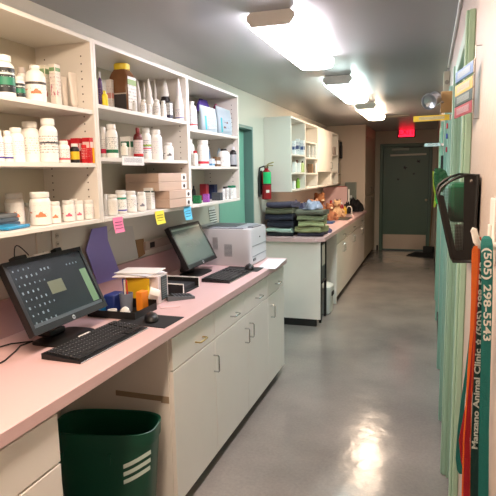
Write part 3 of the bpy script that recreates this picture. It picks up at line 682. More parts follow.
# ------------------------------------------------------------------ monitors
ZD = .932
def monitor(c, tilt, w, h, label, kind):
    t = thing('monitor', label, 'monitor', (c[0], c[1], ZD + .0005))
    R = Matrix.Translation((0, 0, c[2] - ZD)) @ Matrix.Rotation(-tilt, 4, 'Y')
    fr = MB(); fr.T = R; bz = .018
    fr.box(-.03, -.002, -w / 2, w / 2, -h / 2, h / 2, .004, 2)
    fr.box(-.055, -.0305, -w / 3, w / 3, -h / 3, h / 3, .01, 2)
    fr.build('casing', BLACK, t)
    bz_ = MB(); bz_.T = R
    bz_.box(-.0019, .003, -w / 2, -w / 2 + bz, -h / 2, h / 2); bz_.box(-.0019, .003, w / 2 - bz, w / 2, -h / 2, h / 2)
    bz_.box(-.0019, .003, -w / 2 + bz, w / 2 - bz, h / 2 - bz, h / 2); bz_.box(-.0019, .003, -w / 2 + bz, w / 2 - bz, -h / 2, -h / 2 + bz * 1.35)
    bz_.build('bezel', BLACK, t)
    sw, sh = w / 2 - bz - .0005, h / 2 - bz - .0005
    s = MB(); s.T = R; s.box(-.0018, 0, -sw, sw, -sh + .007, sh)
    if kind == 1:
        mats = [mat((26, 34, 40), .25, emit=.06, var=.25, scale=5), mat((98, 104, 86), .3, emit=.1), mat((95, 125, 95), .3, emit=.14), mat((110, 125, 135), .3, emit=.1), mat((70, 78, 84), .3, emit=.12)]
        ic = (mats[3])
        s.mi = 1; s.box(0, .0006, -.055, .035, -.02, .035)
        s.mi = 2; s.box(0, .0006, sw - .055, sw - .012, -sh + .025, .05)
        s.mi = 3; random.seed(4)
        for r in range(8):
            for k in range(4 + (r % 3)):
                y = -sw + .02 + k * .028; z = sh - .022 - r * .031
                e = random.uniform(.003, .0055); s.box(0, .0005, y - e * .8, y + e * .8, z - e, z + e)
        for k in range(3): s.box(0, .0005, -.06 + k * .022, -.052 + k * .022, sh - .045, sh - .035)
        for k in range(4): s.box(0, .0005, .1 + k * .022, .106 + k * .022, sh - .05, sh - .043)
        s.mi = 4; s.box(0, .0005, -sw, sw, -sh + .008, -sh + .022)
    else:
        mats = [mat((84, 100, 92), .25, emit=.12, var=.1, scale=4), mat((70, 84, 80), .3, emit=.1), mat((120, 138, 124), .3, emit=.14)]
        s.mi = 1
        for r in range(4): s.box(0, .0005, -.13, -.02, .09 - r * .008, .0935 - r * .008)
        for r in range(5): s.box(0, .0005, .0, .1, .02 - r * .009, .024 - r * .009)
        for r in range(3): s.box(0, .0005, -.11, -.04, .01 - r * .009, .014 - r * .009)
        s.mi = 2; s.box(0, .0005, -sw, sw, sh - .018, sh - .006); s.mi = 1; s.box(0, .0005, -sw, sw, -sh + .008, -sh + .018)
    s.build('screen', mats, t)
    lg = MB(); lg.lathe([(.0095, 0), (.009, .0008)], n=24); o = lg.build('logo_badge', mat((205, 210, 215), .3, .6), t)
    Lm = R @ Matrix.Translation((.0031, 0, -h / 2 + bz * .68)) @ Matrix.Rotation(PI / 2, 4, 'Y'); o.matrix_local = Lm
    text('hp', .0135, mat((25, 25, 28), .5), R @ basis((.0043, 0, -h / 2 + bz * .72), (0, 1, 0), (0, 0, 1)), 'logo_lettering', t, ext=.0002)
    z0 = c[2] - ZD
    st = MB(); st.tube([(-.055, 0, z0 * .85), (-.085, 0, z0 * .55), (-.08, 0, .03), (-.07, 0, .012)], [.018, .022, .024, .028], 10); st.box(-.09, -.02, -.05, .05, .0075, .035, .01, 2); st.build('stand_neck', BLACK, t, True)
    MB().sup([(0, .08, .13), (.006, .08, .13), (.0075, .075, .125)], c=(.01, 0, 0), n=28, e=5).build('stand_base', BLACK, t, True)
    return t, R
t1, R1 = monitor((-1.447, 1.813, 1.146), .453, .48, .3, 'near desktop monitor showing icons on a dark screen', 1)
# webcam style clip and sticker on top
for yy, ww in ((-.13, .07), (.10, .04)):
    c = MB(); c.T = R1; c.box(-.03, .0, yy - ww / 2, yy + ww / 2, .151, .168, .004, 2); c.build('top_clip', BLACKM, t1)
c = MB(); c.T = R1; c.box(-.02, .004, -.06, .03, .1505, .158, .001); c.build('sticker_tab', WHITE, t1)
c = MB(); c.tube([R1 @ Vector((-.02, -.14 + .08 * k / 8, .165 + .05 * math.sin(PI * k / 8))) for k in range(9)], .0022, 6); c.build('cable_loop', BLACKM, t1, True)
t2, R2 = monitor((-1.505, 3.29, 1.134), .483, .48, .3, 'far desktop monitor showing a pale grey green screen', 2)
c = MB(); c.T = R2; c.box(-.02, .004, -.02, .05, .1505, .162, .001); c.build('sticker_tab', WHITE, t2)
# cable on the desk
o = MB(); o.tube([(-1.6, 1.62, ZD + .004), (-1.585, 1.67, ZD + .004), (-1.52, 1.72, ZD + .004), (-1.53, 1.66, ZD + .004), (-1.50, 1.60, ZD + .004), (-1.46, 1.50, ZD + .004), (-1.44, 1.3, ZD + .004)], .003, 6)
tag(o.build('power_cable', BLACKM, None, True), 'black cable trailing off the desk left of the near monitor', 'cable')

def keyboard(cx, cy, L, D, label, rz=0, edge=None):
    t = thing('keyboard', label, 'keyboard', (cx, cy, ZD + .0005), rz)
    b = MB(); b.prism([(D / 2, -L / 2, 0), (D / 2, -L / 2, .008), (-D / 2, -L / 2, .022), (-D / 2, -L / 2, 0)], (0, L, 0)); b.build('keyboard_base', BLACK, t)
    k = MB(); sl = math.atan2(.014, D)
    k.T = Matrix.Translation((0, 0, .0155)) @ Matrix.Rotation(sl, 4, 'Y')
    rows = 6; rd = (D - .025) / rows
    for r in range(rows):
        x = -D / 2 + .014 + r * rd
        y = -L / 2 + .012
        while y < L / 2 - .02:
            w_ = .0165
            if r == rows - 1 and -L * .28 < y < -L * .2: w_ = .11
            if abs(y - L * .2) > .006 and abs(y - L * .33) > .004:
                k.box(x, x + rd - .003, y, y + w_ - .002, 0, .006, .001)
            y += w_ + .0012
    k.build('keys', mat((30, 30, 32), .45, var=.3), t)
    lg = MB(); n = 0
    lg.T = k.T if False else Matrix.Translation((0, 0, .0155)) @ Matrix.Rotation(sl, 4, 'Y')
    for r in range(rows - 1):
        y = -L / 2 + .015
        while y < L / 2 - .02:
            lg.box(-D / 2 + .014 + r * rd + .004, -D / 2 + .014 + r * rd + .0075, y + .002, y + .005, .0062, .0065); y += .0177
    lg.build('key_letters', mat((170, 170, 170), .5), t)
    s = MB(); s.box(D / 2 + .0002, D / 2 + .004, -L / 2, L / 2, 0, .006, .001); s.build('front_edge', edge or CHROME, t)
    return t
k1 = keyboard(-1.250, 1.785, .46, .175, 'black keyboard below the near monitor, white sticker on its edge', -.03)
MB().box(-.086, -.07, -.02, .05, .0235, .025).build('sticker', WHITE, k1)
k2 = keyboard(-1.235, 3.215, .40, .19, 'black keyboard with silver front edge below the far monitor', -.03)
o = MB().prism([(-1.085, 2.035, 0), (-1.08, 2.225, 0), (-1.34, 2.23, 0), (-1.35, 2.06, 0)], (0, 0, .003)); o = o.build('mouse_pad', BLACKM); o.location = (0, 0, ZD + .0005); tag(o, 'black mouse pad right of the near keyboard', 'mouse pad')
o = MB().box(-1.36, -1.10, 3.43, 3.585, 0, .003).build('mouse_pad', BLACKM); o.location = (0, 0, ZD + .0005); tag(o, 'black mouse pad in front of the printer', 'mouse pad')
def mouse(x, y, label, rz):
    t = thing('computer_mouse', label, 'mouse', (x, y, ZD + .004), rz)
    MB().sup([(0, .03, .05), (.006, .033, .055), (.018, .031, .052), (.028, .024, .04), (.034, .012, .022), (.0345, 0, 0)], n=24, e=2.3).build('mouse_body', BLACK, t, True)
    MB().tube([(-.006, .02, .032), (.006, .02, .032)], .006, 10).build('scroll_wheel', mat((90, 90, 92), .4), t)
mouse(-1.2, 2.13, 'black computer mouse on the pad beside the near keyboard', .5)
mouse(-1.18, 3.50, 'black computer mouse on the pad by the printer', .4)

# printer
t = thing('laser_printer', 'grey white laser printer at the far end of the desk', 'printer', (-1.44, 3.82, ZD + .0005))
pw, pd, ph = .235, .205, .278
PM = mat((196, 196, 198), .45, var=.02); PD = mat((120, 124, 132), .45)
MB().sup([(0, pw - .01, pd - .005), (.01, pw, pd), (ph - .04, pw, pd), (ph - .012, pw - .006, pd - .004), (ph - .01, pw - .014, pd - .01)], n=40, e=14).build('printer_body', PM, t, True)
b = MB(); b.box(-pw + .01, pw - .06, -pd + .02, pd - .02, ph - .0095, ph, .003); b.build('top_cover', mat((150, 155, 165), .4), t)
b = MB(); b.box(-.14, .10, -.12, .12, ph + .0002, ph + .004, .002); b.build('output_slot', mat((70, 74, 82), .5), t)
b = MB(); b.box(pw - .058, pw - .012, -.1, .1, ph - .0095, ph + .002, .002); b.build('control_panel', PD, t)
b = MB(); b.box(pw, pw + .003, -pd + .03, pd - .03, .14, .143); b.box(pw, pw + .003, -pd + .03, pd - .03, .065, .068); b.build('tray_seam', PD, t)
b = MB(); b.box(pw, pw + .004, -.16, -.1, .03, .05, .001); b.build('badge', mat((70, 74, 80), .4), t)
b = MB(); b.box(pw, pw + .004, -.005, .012, .19, .2, .001); b.build('power_button', BLACKM, t)
for k in range(2):
    b = MB()
    for r in range(10): b.box(-.06 + k * .09, -.02 + k * .09 + .02 * k, -pd - .002, -pd, .12 - k * .05 + r * .009, .124 - k * .05 + r * .009)
    b.build('side_vent', PD, t)
# paper over the desk end
q = [P(px, py, z=ZD + .003) for px, py in ((286, 259), (275.5, 268.8), (258, 267.8), (268, 258.5))]
o = MB().prism([(p.x, p.y, 0) for p in q], (0, 0, .0012)).build('paper_sheet', mat((225, 232, 238), .6)); o.location = (0, 0, ZD + .001); tag(o, 'white paper sheet overhanging the far desk corner', 'paper')

# calculator
t = thing('calculator', 'grey desk calculator lying before the letter tray', 'calculator', (-1.275, 2.575, ZD + .0005), .75)
b = MB(); b.prism([(-.075, -.045, 0), (.075, -.045, 0), (.075, -.045, .012), (-.075, -.045, .026)], (0, .09, 0)); b.build('calculator_body', mat((96, 104, 108), .4), t)
sl = math.atan2(.014, .15); T = Matrix.Translation((-.075, 0, .0262)) @ Matrix.Rotation(sl, 4, 'Y')
b = MB(); b.T = T; b.box(.01, .04, -.035, .035, 0, .002); b.build('display', mat((40, 46, 44), .2), t)
b = MB(); b.T = T
for r in range(5):
    for k in range(4): b.box(.05 + r * .019, .063 + r * .019, -.036 + k * .0185, -.022 + k * .0185, 0, .003, .001)
b.build('buttons', mat((40, 42, 46), .5), t)

# letter tray (black box with white wire edges)
t = thing('letter_tray', 'black letter tray with white rim beside the far monitor', 'tray', (-1.395, 2.78, ZD + .0005), .0)
b = MB(); b.box(-.13, .10, -.11, .11, 0, .006); b.box(-.13, -.125, -.11, .11, .006, .055); b.box(-.13, .1, .105, .11, .006, .055); b.box(-.13, .1, -.11, -.105, .006, .055); b.build('tray_body', BLACKM, t)
b = MB(); b.tube([(.1, -.107, .003), (.1, -.107, .056), (-.128, -.107, .056), (-.128, .107, .056), (.1, .107, .056), (.1, .107, .003)], .004, 8); b.build('tray_rim', WHITE, t, True)
b = MB(); b.box(-.115, .08, -.095, .095, .007, .03); b.build('papers_inside', mat((40, 42, 46), .6), t)

# magazine file with papers
t = thing('file_box', 'white file box with a dark grille end, stuffed with papers', 'file box', (-1.41, 2.47, ZD + .0005), .05)
b = MB(); b.box(-.12, .09, -.05, .07, 0, .15, .003); b.build('box_body', mat((214, 204, 200), .5), t)
b = MB(); b.box(.0905, .094, -.02, .05, .015, .14, .001); b.build('grille_panel', mat((42, 56, 58), .4), t)
b = MB()
for r in range(9): b.box(.0942, .0955, -.015, .045, .022 + r * .012, .027 + r * .012)
b.build('grille_slats', mat((90, 105, 105), .4), t)
for k, (a, zz, sz) in enumerate(((.2, .152, .17), (-.25, .158, .15), (.1, .164, .16))):
    b = MB(); b.T = Matrix.Translation((-.03, -.04 + .02 * k, zz)) @ Matrix.Rotation(a, 4, 'Z'); b.box(-.11, .11, -sz / 2, sz / 2, 0, .005, .001)
    o = b.build('loose_papers', mat(((226, 214, 206), (220, 222, 226), (232, 228, 222))[k], .6)); o.matrix_world = t.matrix_basis.copy() if 0 else Matrix.Translation(t.location) @ Matrix.Rotation(.05, 4, 'Z')
    tag(o, ('lowest cream sheets on the white file box', 'grey blue sheets in the middle on the file box', 'topmost white sheets on the file box')[k], 'papers', 'papers on the file box')
for k, (c, a, b_, hh, lb) in enumerate((((232, 220, 222), 2.405, 2.411, .15, 'pale pink folder standing before the file box'), ((226, 180, 30), 2.37, 2.376, .145, 'yellow folder standing before the pink folder'))):
    o = MB(); o.prism([(-1.54 + .03 * k, a, 0), (-1.315 - .03 * k, a, 0), (-1.305 - .035 * k, a, hh), (-1.50 + .03 * k, a, hh + .01)], (0, b_ - a, 0))
    o = o.build('paper_folder', mat(c, .6)); o.location = (0, 0, ZD + .0005); tag(o, lb, 'folder')
# black pen tray with its things
t = thing('desk_organizer', 'long black tray of pens and supplies beside the near monitor', 'desk organizer', (-1.38, 2.21, ZD + .0005), 0)
b = MB(); b.box(-.16, .1, -.09, .12, 0, .005); b.box(-.16, .1, -.09, -.086, .005, .035); b.box(-.16, .1, .116, .12, .005, .05); b.box(-.16, -.156, -.086, .116, .005, .05); b.box(.096, .1, -.086, .116, .005, .035); b.build('tray_body', BLACKM, t)
def desk_item(name, label, cat, x, y, mb, c, z=.0065, rz=0, rough=.5, sm=True):
    o = mb.build(name, mat(c, rough, var=.05), None, sm); o.location = (x, y, ZD + z); o.rotation_euler = (0, 0, rz); return tag(o, label, cat)
desk_item('notepad_cube', 'blue box standing in the black tray', 'box', -1.47, 2.245, MB().box(-.03, .03, -.045, .055, 0, .085, .004), (34, 52, 120))
desk_item('supply_cup', 'grey clear cup beside the blue box', 'cup', -1.40, 2.245, MB().lathe([(.028, 0), (.034, .09), (.031, .09), (.026, .005)]), (120, 128, 145))
desk_item('blue_pad', 'bright blue pad lying in the tray behind the monitor edge', 'pad', -1.51, 2.165, MB().box(-.025, .025, -.035, .03, 0, .07, .003), (0, 110, 165))
desk_item('orange_box', 'orange and yellow small box in the tray', 'box', -1.335, 2.285, MB().box(-.018, .018, -.03, .03, 0, .095, .003), (240, 140, 30))
desk_item('yellow_bottle', 'yellow glue bottle between orange box and folders', 'bottle', -1.33, 2.34, MB().lathe([(.012, 0), (.013, .005), (.013, .08), (.006, .095), (.005, .11)], n=12), (225, 190, 30))
desk_item('tape_roll', 'white tape roll with black edge at the tray front', 'tape', -1.42, 2.15, MB().lathe([(.014, 0), (.022, 0), (.022, .03), (.014, .03), (.014, 0)], n=20, caps=False), (225, 222, 214))
desk_item('correction_roller', 'small white dispenser beside the tape roll', 'dispenser', -1.365, 2.17, MB().sup([(0, .018, .03), (.01, .02, .033), (.03, .015, .025), (.04, .006, .012)], n=16, e=2.5), (230, 226, 216))
for k, (dx, c) in enumerate(((0, (225, 215, 200)), (.016, (200, 60, 50)), (-.014, (40, 60, 140)))):
    o = MB(); o.tube([(0, 0, 0), (.004 - .01 * k, .01 * (k - 1), .15)], .004, 8)
    desk_item('pen', ('cream pen standing in the grey cup', 'red pen standing in the grey cup', 'blue pen standing in the grey cup')[k], 'pen', -1.40 + dx * .7, 2.245 - .008 + .008 * k, o, c, .013)
o = MB(); o.loft([[(-.05 + .0 * k, .02 * k, .13 - .02 * k * k), (.0, .02 * k, .125 - .02 * k * k), (.0, .02 * k, .1262 - .02 * k * k), (-.05, .02 * k, .1312 - .02 * k * k)] for k in (-1.2, -.6, 0, .6, 1.2, 1.8)])
o = o.build('card_strip', WHITE, None, True); o.location = (-1.28, 2.31, ZD - .02); o.rotation_euler = (0, .25, .5); tag(o, 'white curved card strip sticking out of the tray', 'card')
o = MB().box(-.05, .05, -.03, .03, 0, .002).build('business_card', mat((225, 190, 190), .6)); o.location = (-1.245, 2.40, ZD + .001); o.rotation_euler = (0, 0, .6); tag(o, 'pale pink card lying before the yellow folder', 'card')

# ------------------------------------------------------------------ trash can
t = thing('trash_can', 'dark green plastic bin with white stripes under the desk', 'trash can', (-1.31, 1.895, 0), .2)
hx, hy, zt = .228, .122, .535; s = s_ = .78
MB().sup([(0, hx * s, hy * s), (.01, hx * s + .004, hy * s + .004), (zt - .06, hx - .006, hy - .006), (zt - .058, hx, hy), (zt, hx + .004, hy + .004), (zt + .002, hx, hy), (zt - .003, hx - .006, hy - .006), (zt - .2, hx * .9, hy * .9), (.02, hx * s - .006, hy * s - .006)], n=44, e=3.4).build('bin_body', mat((14, 78, 58), .42, var=.06), t, True)
b = MB()
for k in range(3):
    za = .395 - k * .036
    A = []; Bq = []
    for i in range(9):
        u = i / 8; e = 3.4; tt = math.radians(72 - 52 * u)
        zz = za + .045 * math.sin(u * PI * .5)
        xx = (hx * (s_ + (1 - s_) * zz / zt) + .0025) * math.cos(tt) ** (2 / e); yy = -(hy * (s_ + (1 - s_) * zz / zt) + .0025) * math.sin(tt) ** (2 / e)
        A.append((xx, yy, zz - .009)); Bq.append((xx, yy, zz + .009))
    b.strip(A, Bq, (0, .002, 0))
b.build('white_stripes', mat((205, 222, 212), .5), t)
for xx in (-.16, .05):
    b = MB(); b.loft([[(xx - .01, -hy - .001, .45), (xx + .01, -hy - .001, .45), (xx + .01, -hy + .01, .45), (xx - .01, -hy + .01, .45)], [(xx - .002, -hy + .003, .40), (xx + .002, -hy + .003, .40), (xx + .002, -hy + .012, .40), (xx - .002, -hy + .012, .40)]]); b.build('rib', mat((14, 78, 58), .42, var=.06), t)

# ------------------------------------------------------------------ upper cabinets over the far counter
def open_upper(y0, y1, shelves, label, z0=1.395, z1=2.19, m=SHELFM, xf=XS, name='wall_shelf'):
    t = thing(name, label, 'shelf', (XL, y0, z0)); D = xf - XL; W = y1 - y0; Z = z1 - z0; th = .02
    MB().box(.002, .012, th, W - th, th, Z - th).build('back_panel', m, t)
    for a in (0, W - th): MB().box(.002, D, a, a + th, 0, Z, .0015).build('side_panel', m, t)
    MB().box(.002, D, th, W - th, Z - th, Z, .0015).build('top_panel', m, t)
    MB().box(.002, D, th, W - th, 0, th, .0015).build('bottom_panel', m, t)
    for z in shelves: MB().box(.013, D - .003, th + .001, W - th - .001, z - z0 - .018, z - z0, .001).build('shelf_board', m, t)
    return t
open_upper(5.6, 6.30, (1.80, 1.60), 'white wall cabinet with open bays nearest the extinguisher')
open_upper(6.302, 7.05, (1.97, 1.78, 1.59), 'second open wall cabinet with small cartons, before the cupboard door')
t = thing('wall_cupboard', 'pinkish white wall cupboard with one closed door over the far counter', 'cupboard', (XL, 7.052, 1.60))
MB().box(.002, .28, 0, 1.08, 0, .59, .002).build('body', SHELFM, t)
p = MB().box(.281, .3, .004, 1.076, .002, .588, .002).build('door', SHELFM, t)
h = MB(); pull(h, (.3, .95, .09), 'z'); h.build('handle', CHROME, p, True)
t = thing('wall_shelf', 'low open shelf box under the closed cupboard door', 'shelf', (XL, 7.052, 1.395))
MB().box(.002, .3, 0, 1.08, 0, .02, .001).build('bottom_panel', SHELFM, t); MB().box(.002, .012, .0, 1.08, .02, .204).build('back_panel', SHELFM, t)
open_upper(8.135, 8.72, (1.86, 1.60), 'narrow open wall shelf right of the closed cupboard door')
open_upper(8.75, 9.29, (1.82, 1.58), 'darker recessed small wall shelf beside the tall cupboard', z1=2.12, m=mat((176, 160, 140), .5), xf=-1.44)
o = MB(); o.box(-1.66, -1.44, 7.1, 8.5, 2.191, 2.2, .002); o = o.build('flat_carton', BLACKM); tag(o, 'dark flat carton lying on top of the wall cupboard', 'box')
UZ = {'a1': 1.80, 'a2': 1.60, 'a3': 1.416, 'b1': 1.97, 'b2': 1.78, 'b3': 1.59, 'b4': 1.416, 'c': 1.416, 'd1': 1.86, 'd2': 1.6, 'd3': 1.416, 'e1': 1.82, 'e2': 1.58}
ZS.update(UZ)
for k, (px, w, top) in enumerate(((294, 4, 141), (298, 5, 139), (302.5, 4.5, 140.5))):
    put('a1', px, w, top, -1.47, 'box', 'carton', 'box', ('nearest', 'middle', 'farthest')[k] + ' blue printed white carton on the upper open bay', (222, 230, 234), lab=LB((225, 232, 236), ((.35, .6, (60, 80, 130)),), (70, 90, 140), .5), group='blue printed cartons over the towels', d=.08)
put('a2', 294.5, 4.5, 162, -1.47, 'box', 'carton', 'box', 'white carton below the blue printed cartons', (228, 232, 232), d=.08)
put('a2', 299, 4.5, 163, -1.45, 'box', 'carton', 'box', 'white carton before the lime labelled bottle', (228, 232, 232), d=.05)
put('a2', 303, 3.5, 161, -1.47, 'slim', 'pill_bottle', 'bottle', 'small bottle with lime label and black top', (210, 220, 150), (30, 30, 30))
put('a2', 297, 3.5, 160, -1.58, 'slim', 'pill_bottle', 'bottle', 'amber bottle behind the white cartons', (130, 60, 30), (140, 60, 40))
put('a3', 298, 4, 178, -1.47, 'slim', 'green_bottle', 'bottle', 'lime green bottle in the lowest open bay', (120, 170, 50), (130, 180, 60))
put('a3', 294, 3.5, 181, -1.46, 'box', 'carton', 'box', 'white carton beside the lime green bottle', (226, 230, 230), d=.06)
for k, px in enumerate((308.5, 312, 315.5)):
    put('b2', px, 3.2, 145, -1.46, 'box', 'carton', 'box', ('nearest', 'middle', 'farthest')[k] + ' pale carton in the second upper bay', (205, 212, 210), lab=LB((212, 218, 216), (), (120, 130, 150), .5), group='pale cartons in the second bay', d=.08)
put('b3', 310.5, 6, 164, -1.47, 'box', 'carton', 'box', 'brown carton in the second upper bay', (120, 95, 70), d=.08)
put('b3', 315.8, 2.6, 163, -1.45, 'pill', 'pill_bottle', 'bottle', 'white bottle beside the brown carton')
put('d1', 334.5, 3, 147, -1.46, 'box', 'carton', 'box', 'slim pale carton on the narrow shelf', (190, 170, 160))
put('e1', 341, 3, 142, -1.5, 'pill', 'pill_bottle', 'bottle', 'black bottle on the recessed small shelf', (25, 22, 22), (25, 22, 22))
for k, (px, c, top, nm) in enumerate(((340, (160, 110, 70), 161, 'tan'), (343, (200, 40, 50), 163, 'red'), (345, (90, 90, 110), 159, 'blue grey'))):
    t = thing('carton', nm + ' small carton on the recessed small shelf', 'box', (-1.49, 8.84 + .15 * k, 1.5805)); carton(t, .09, .06, (.11, .13, .16)[k], c, None)
# decal and chimes
o = MB().lathe([(0, 0), (.03, .004), (.02, .01), (0, .012)], n=10); o = o.build('cat_sticker', mat((220, 150, 70), .5, var=.5, scale=60), None, True); o.matrix_world = Matrix.Translation((-1.66, 8.2 - .4, 1.47)) @ Matrix.Rotation(PI / 2, 4, 'Y'); 
tag(o, 'small orange and dark round sticker below the cupboard door', 'sticker')

# ------------------------------------------------------------------ towels
def towel(cx, cy, z, w, d, h, layers, c, label, rz=0, c2=None):
    """folded cloth: a serpentine of layers seen from its folded side (toward the aisle / camera)"""
    th = h / layers; n = layers
    mid = []
    for k in range(n):
        zc = th * (k + .5); a, b = (-d / 2 + th / 2, d / 2 - th / 2)
        if k % 2: a, b = b, a
        for i in range(7): mid.append((a + (b - a) * i / 6, zc))
        if k < n - 1:
            for j in (1, 2): mid.append((b + math.copysign(th * .35, b) * math.sin(PI * j / 3), zc + th * (j / 3)))
    A = []; half = th * .47
    pts = []
    for i, (x, z_) in enumerate(mid):
        x0, z0 = mid[max(0, i - 1)]; x1, z1 = mid[min(len(mid) - 1, i + 1)]
        dx, dz = x1 - x0, z1 - z0; l = math.hypot(dx, dz) or 1
        pts.append((x, z_, -dz / l * half, dx / l * half))
    b = MB(); rings = []
    NY = 7
    random.seed(int(cx * 1000 + z * 5000))
    ph = random.uniform(0, 6)
    for j in range(NY):
        v = -w / 2 + w * j / (NY - 1)
        rings.append([(x + nx, v + .008 * math.sin(14 * x + ph), zz + nz + .0045 * math.sin(22 * v + 17 * x + ph)) for x, zz, nx, nz in pts] + [(x - nx, v + .008 * math.sin(14 * x + ph), zz - nz + .0045 * math.sin(22 * v + 17 * x + ph)) for x, zz, nx, nz in reversed(pts)])
    b.loft(rings)
    o = b.build('folded_towel', mat(c, .95, var=.18, scale=50, bump=1, bscale=300), None, True)
    o.location = (cx, cy, z + .0035); o.rotation_euler = (0, 0, rz)
    return tag(o, label, 'towel', 'folded towels on the far counter')
NV = (36, 38, 52)
zt0 = ZC + .001
left = [((30, 38, 42), .028, 2, 'near black folded towel at the very bottom of the left stack'), ((176, 204, 190), .045, 2, 'mint green and white folded towel low in the left stack'), (NV, .07, 3, 'lower dark navy folded towel of the left stack'), ((42, 44, 60), .06, 3, 'upper dark navy folded towel of the left stack'), ((98, 98, 78), .06, 3, 'olive grey folded towel high in the left stack'), ((70, 66, 86), .05, 2, 'purple navy towel topping the left stack')]
z = zt0
for c, h, n, lb in left:
    towel(-1.49 + random.uniform(-.012, .012), 5.58, z, random.uniform(.27, .3), .30, h, n, c, lb, -PI / 2 + random.uniform(-.06, .06)); z += h + .007
right = [((44, 40, 54), .03, 2, 'dark folded towel at the bottom of the right stack'), ((150, 155, 112), .055, 3, 'light green folded towel low in the right stack'), ((160, 166, 122), .055, 3, 'light green folded towel midway in the right stack'), ((124, 128, 98), .05, 3, 'green folded towel third up in the right stack'), ((96, 94, 82), .05, 2, 'dark olive towel on the right stack below the patterned cloth')]
z = zt0
for c, h, n, lb in right:
    towel(-1.175 + random.uniform(-.015, .015), 5.60, z, random.uniform(.26, .29), .30, h, n, c, lb, -PI / 2 + random.uniform(-.08, .08)); z += h + .007
def heap(name, cx, cy, z, rx, ry, h, c, label, cat='cloth', seed=1, var=.3):
    random.seed(seed); b = MB(); n = 22; rings = []
    for k in range(6):
        u = k / 5; rr = math.cos(u * PI / 2) ** .6 if u < 1 else 0.02
        rings.append([(rx * rr * math.cos(2 * PI * i / n) * (1 + .14 * math.sin(3 * i + seed)), ry * rr * math.sin(2 * PI * i / n) * (1 + .14 * math.sin(5 * i + seed * 2)), h * math.sin(u * PI / 2) * (1 + .12 * math.sin(i * 1.3 + seed))) for i in range(n)])
    from mathutils import noise
    rings = [[tuple(Vector(p) + Vector((0, 0, 1)) * (0 if p[2] < .004 else h * .45 * noise.noise(Vector(p) * 22 + Vector((seed, 0, 0)))) + Vector((p[0], p[1], 0)) * .5 * noise.noise(Vector(p) * 16 + Vector((0, seed, 3)))) for p in r] for r in rings]
    rings = [[(x_, y_, max(0, z_)) for x_, y_, z_ in r] for r in rings]
    b.loft(rings); o = b.build(name, mat(c, .9, var=var, scale=18, bump=1, bscale=30), None, True); o.location = (cx, cy, z); return tag(o, label, cat)
heap('crumpled_cloth', -1.175, 5.60, z + .004, .09, .12, .075, (150, 154, 176), 'blue and white patterned crumpled cloth on the right stack', seed=2, var=.85)
heap('crumpled_cloth', -1.41, 5.95, zt0, .16, .15, .29, (84, 82, 110), 'dusky purple crumpled cloth behind the two towel stacks', seed=5, var=.4)
heap('crumpled_cloth', -1.13, 5.87, zt0, .1, .09, .05, (88, 78, 105), 'dark purple cloth lying behind the right stack', seed=7)

# ------------------------------------------------------------------ far counter things
def stuffed(cx, cy, s, c, c2, label, rz=0):
    t = thing('stuffed_toy', label, 'stuffed toy', (cx, cy, zt0), rz)
    m = mat(c, .95, var=.3, scale=25, bump=1, bscale=150)
    b = MB(); b.lathe([(0, 0), (.05 * s, .003), (.066 * s, .04 * s), (.055 * s, .09 * s), (.03 * s, .12 * s), (.028 * s, .125 * s)], n=14)
    for a in (-1, 1):
        b.tube([(.02 * s, a * .045 * s, .09 * s), (.05 * s, a * .075 * s, .055 * s)], [.02 * s, .017 * s], 8); b.tube([(.02 * s, a * .04 * s, .028 * s), (.09 * s, a * .05 * s, .026 * s)], [.024 * s, .02 * s], 8)
    b.build('toy_body', m, t, True)
    b = MB(); b.lathe([(.0, .115 * s), (.03 * s, .12 * s), (.048 * s, .15 * s), (.04 * s, .185 * s), (.015 * s, .2 * s), (0, .202 * s)], n=14)
    for a in (-1, 1): b.lathe([(.0, .18 * s), (.018 * s, .19 * s), (.012 * s, .21 * s), (0, .215 * s)], (0, a * .034 * s, 0), 8)
    b.build('toy_head', m, t, True)
    b = MB(); b.lathe([(0, -.012), (.015 * s, -.008), (.018 * s, .0), (.008 * s, .012)], (.045 * s, 0, .15 * s), 10); b.build('muzzle', mat(c2, .8), t, True)
stuffed(-1.46, 7.08, 1.45, (186, 140, 112), (230, 210, 180), 'light orange stuffed toy nearest the towels', -.6)
stuffed(-1.30, 7.36, 1.15, (160, 106, 76), (235, 215, 180), 'darker orange brown stuffed toy at the counter middle', -.8)
stuffed(-1.50, 7.66, 1.75, (150, 96, 60), (225, 205, 170), 'tallest brown stuffed toy behind the others', -.7)
stuffed(-1.29, 7.95, 1.2, (210, 170, 130), (120, 60, 40), 'cream tan stuffed toy right of the brown ones', -.9)
def small_bottle(cx, cy, r, h, c, cap, label):
    t = thing('pump_bottle', label, 'bottle', (cx, cy, zt0)); bottle(t, r, h, 'slim', c, cap, None)
small_bottle(-1.40, 8.05, .045, .24, (130, 24, 26), (160, 30, 30), 'dark red bottle among the stuffed toys')
small_bottle(-1.28, 8.28, .035, .2, (150, 30, 34), (225, 220, 215), 'short red bottle with pale cap right of the toys')
small_bottle(-1.25, 8.45, .03, .13, (236, 190, 70), (236, 190, 70), 'small yellow bottle beside the short red bottle')
o = MB().box(-.07, .07, -.09, .09, 0, .022, .004).build('blue_tray', mat((50, 90, 135), .45)); o.location = (-1.24, 6.95, zt0); tag(o, 'flat blue case lying on the far counter front', 'case')
t = thing('sink', 'dark rimmed steel sink set in the far counter', 'sink', (-1.28, 7.75, zt0 - .0005))
b = MB(); 
for q in ((-.2, .2, -.3, -.285), (-.2, .2, .285, .3), (-.2, -.185, -.285, .285), (.185, .2, -.285, .285)): b.box(q[0], q[1], q[2], q[3], 0, .008, .002)
bpy.data.objects.remove(t); b.bm.free()
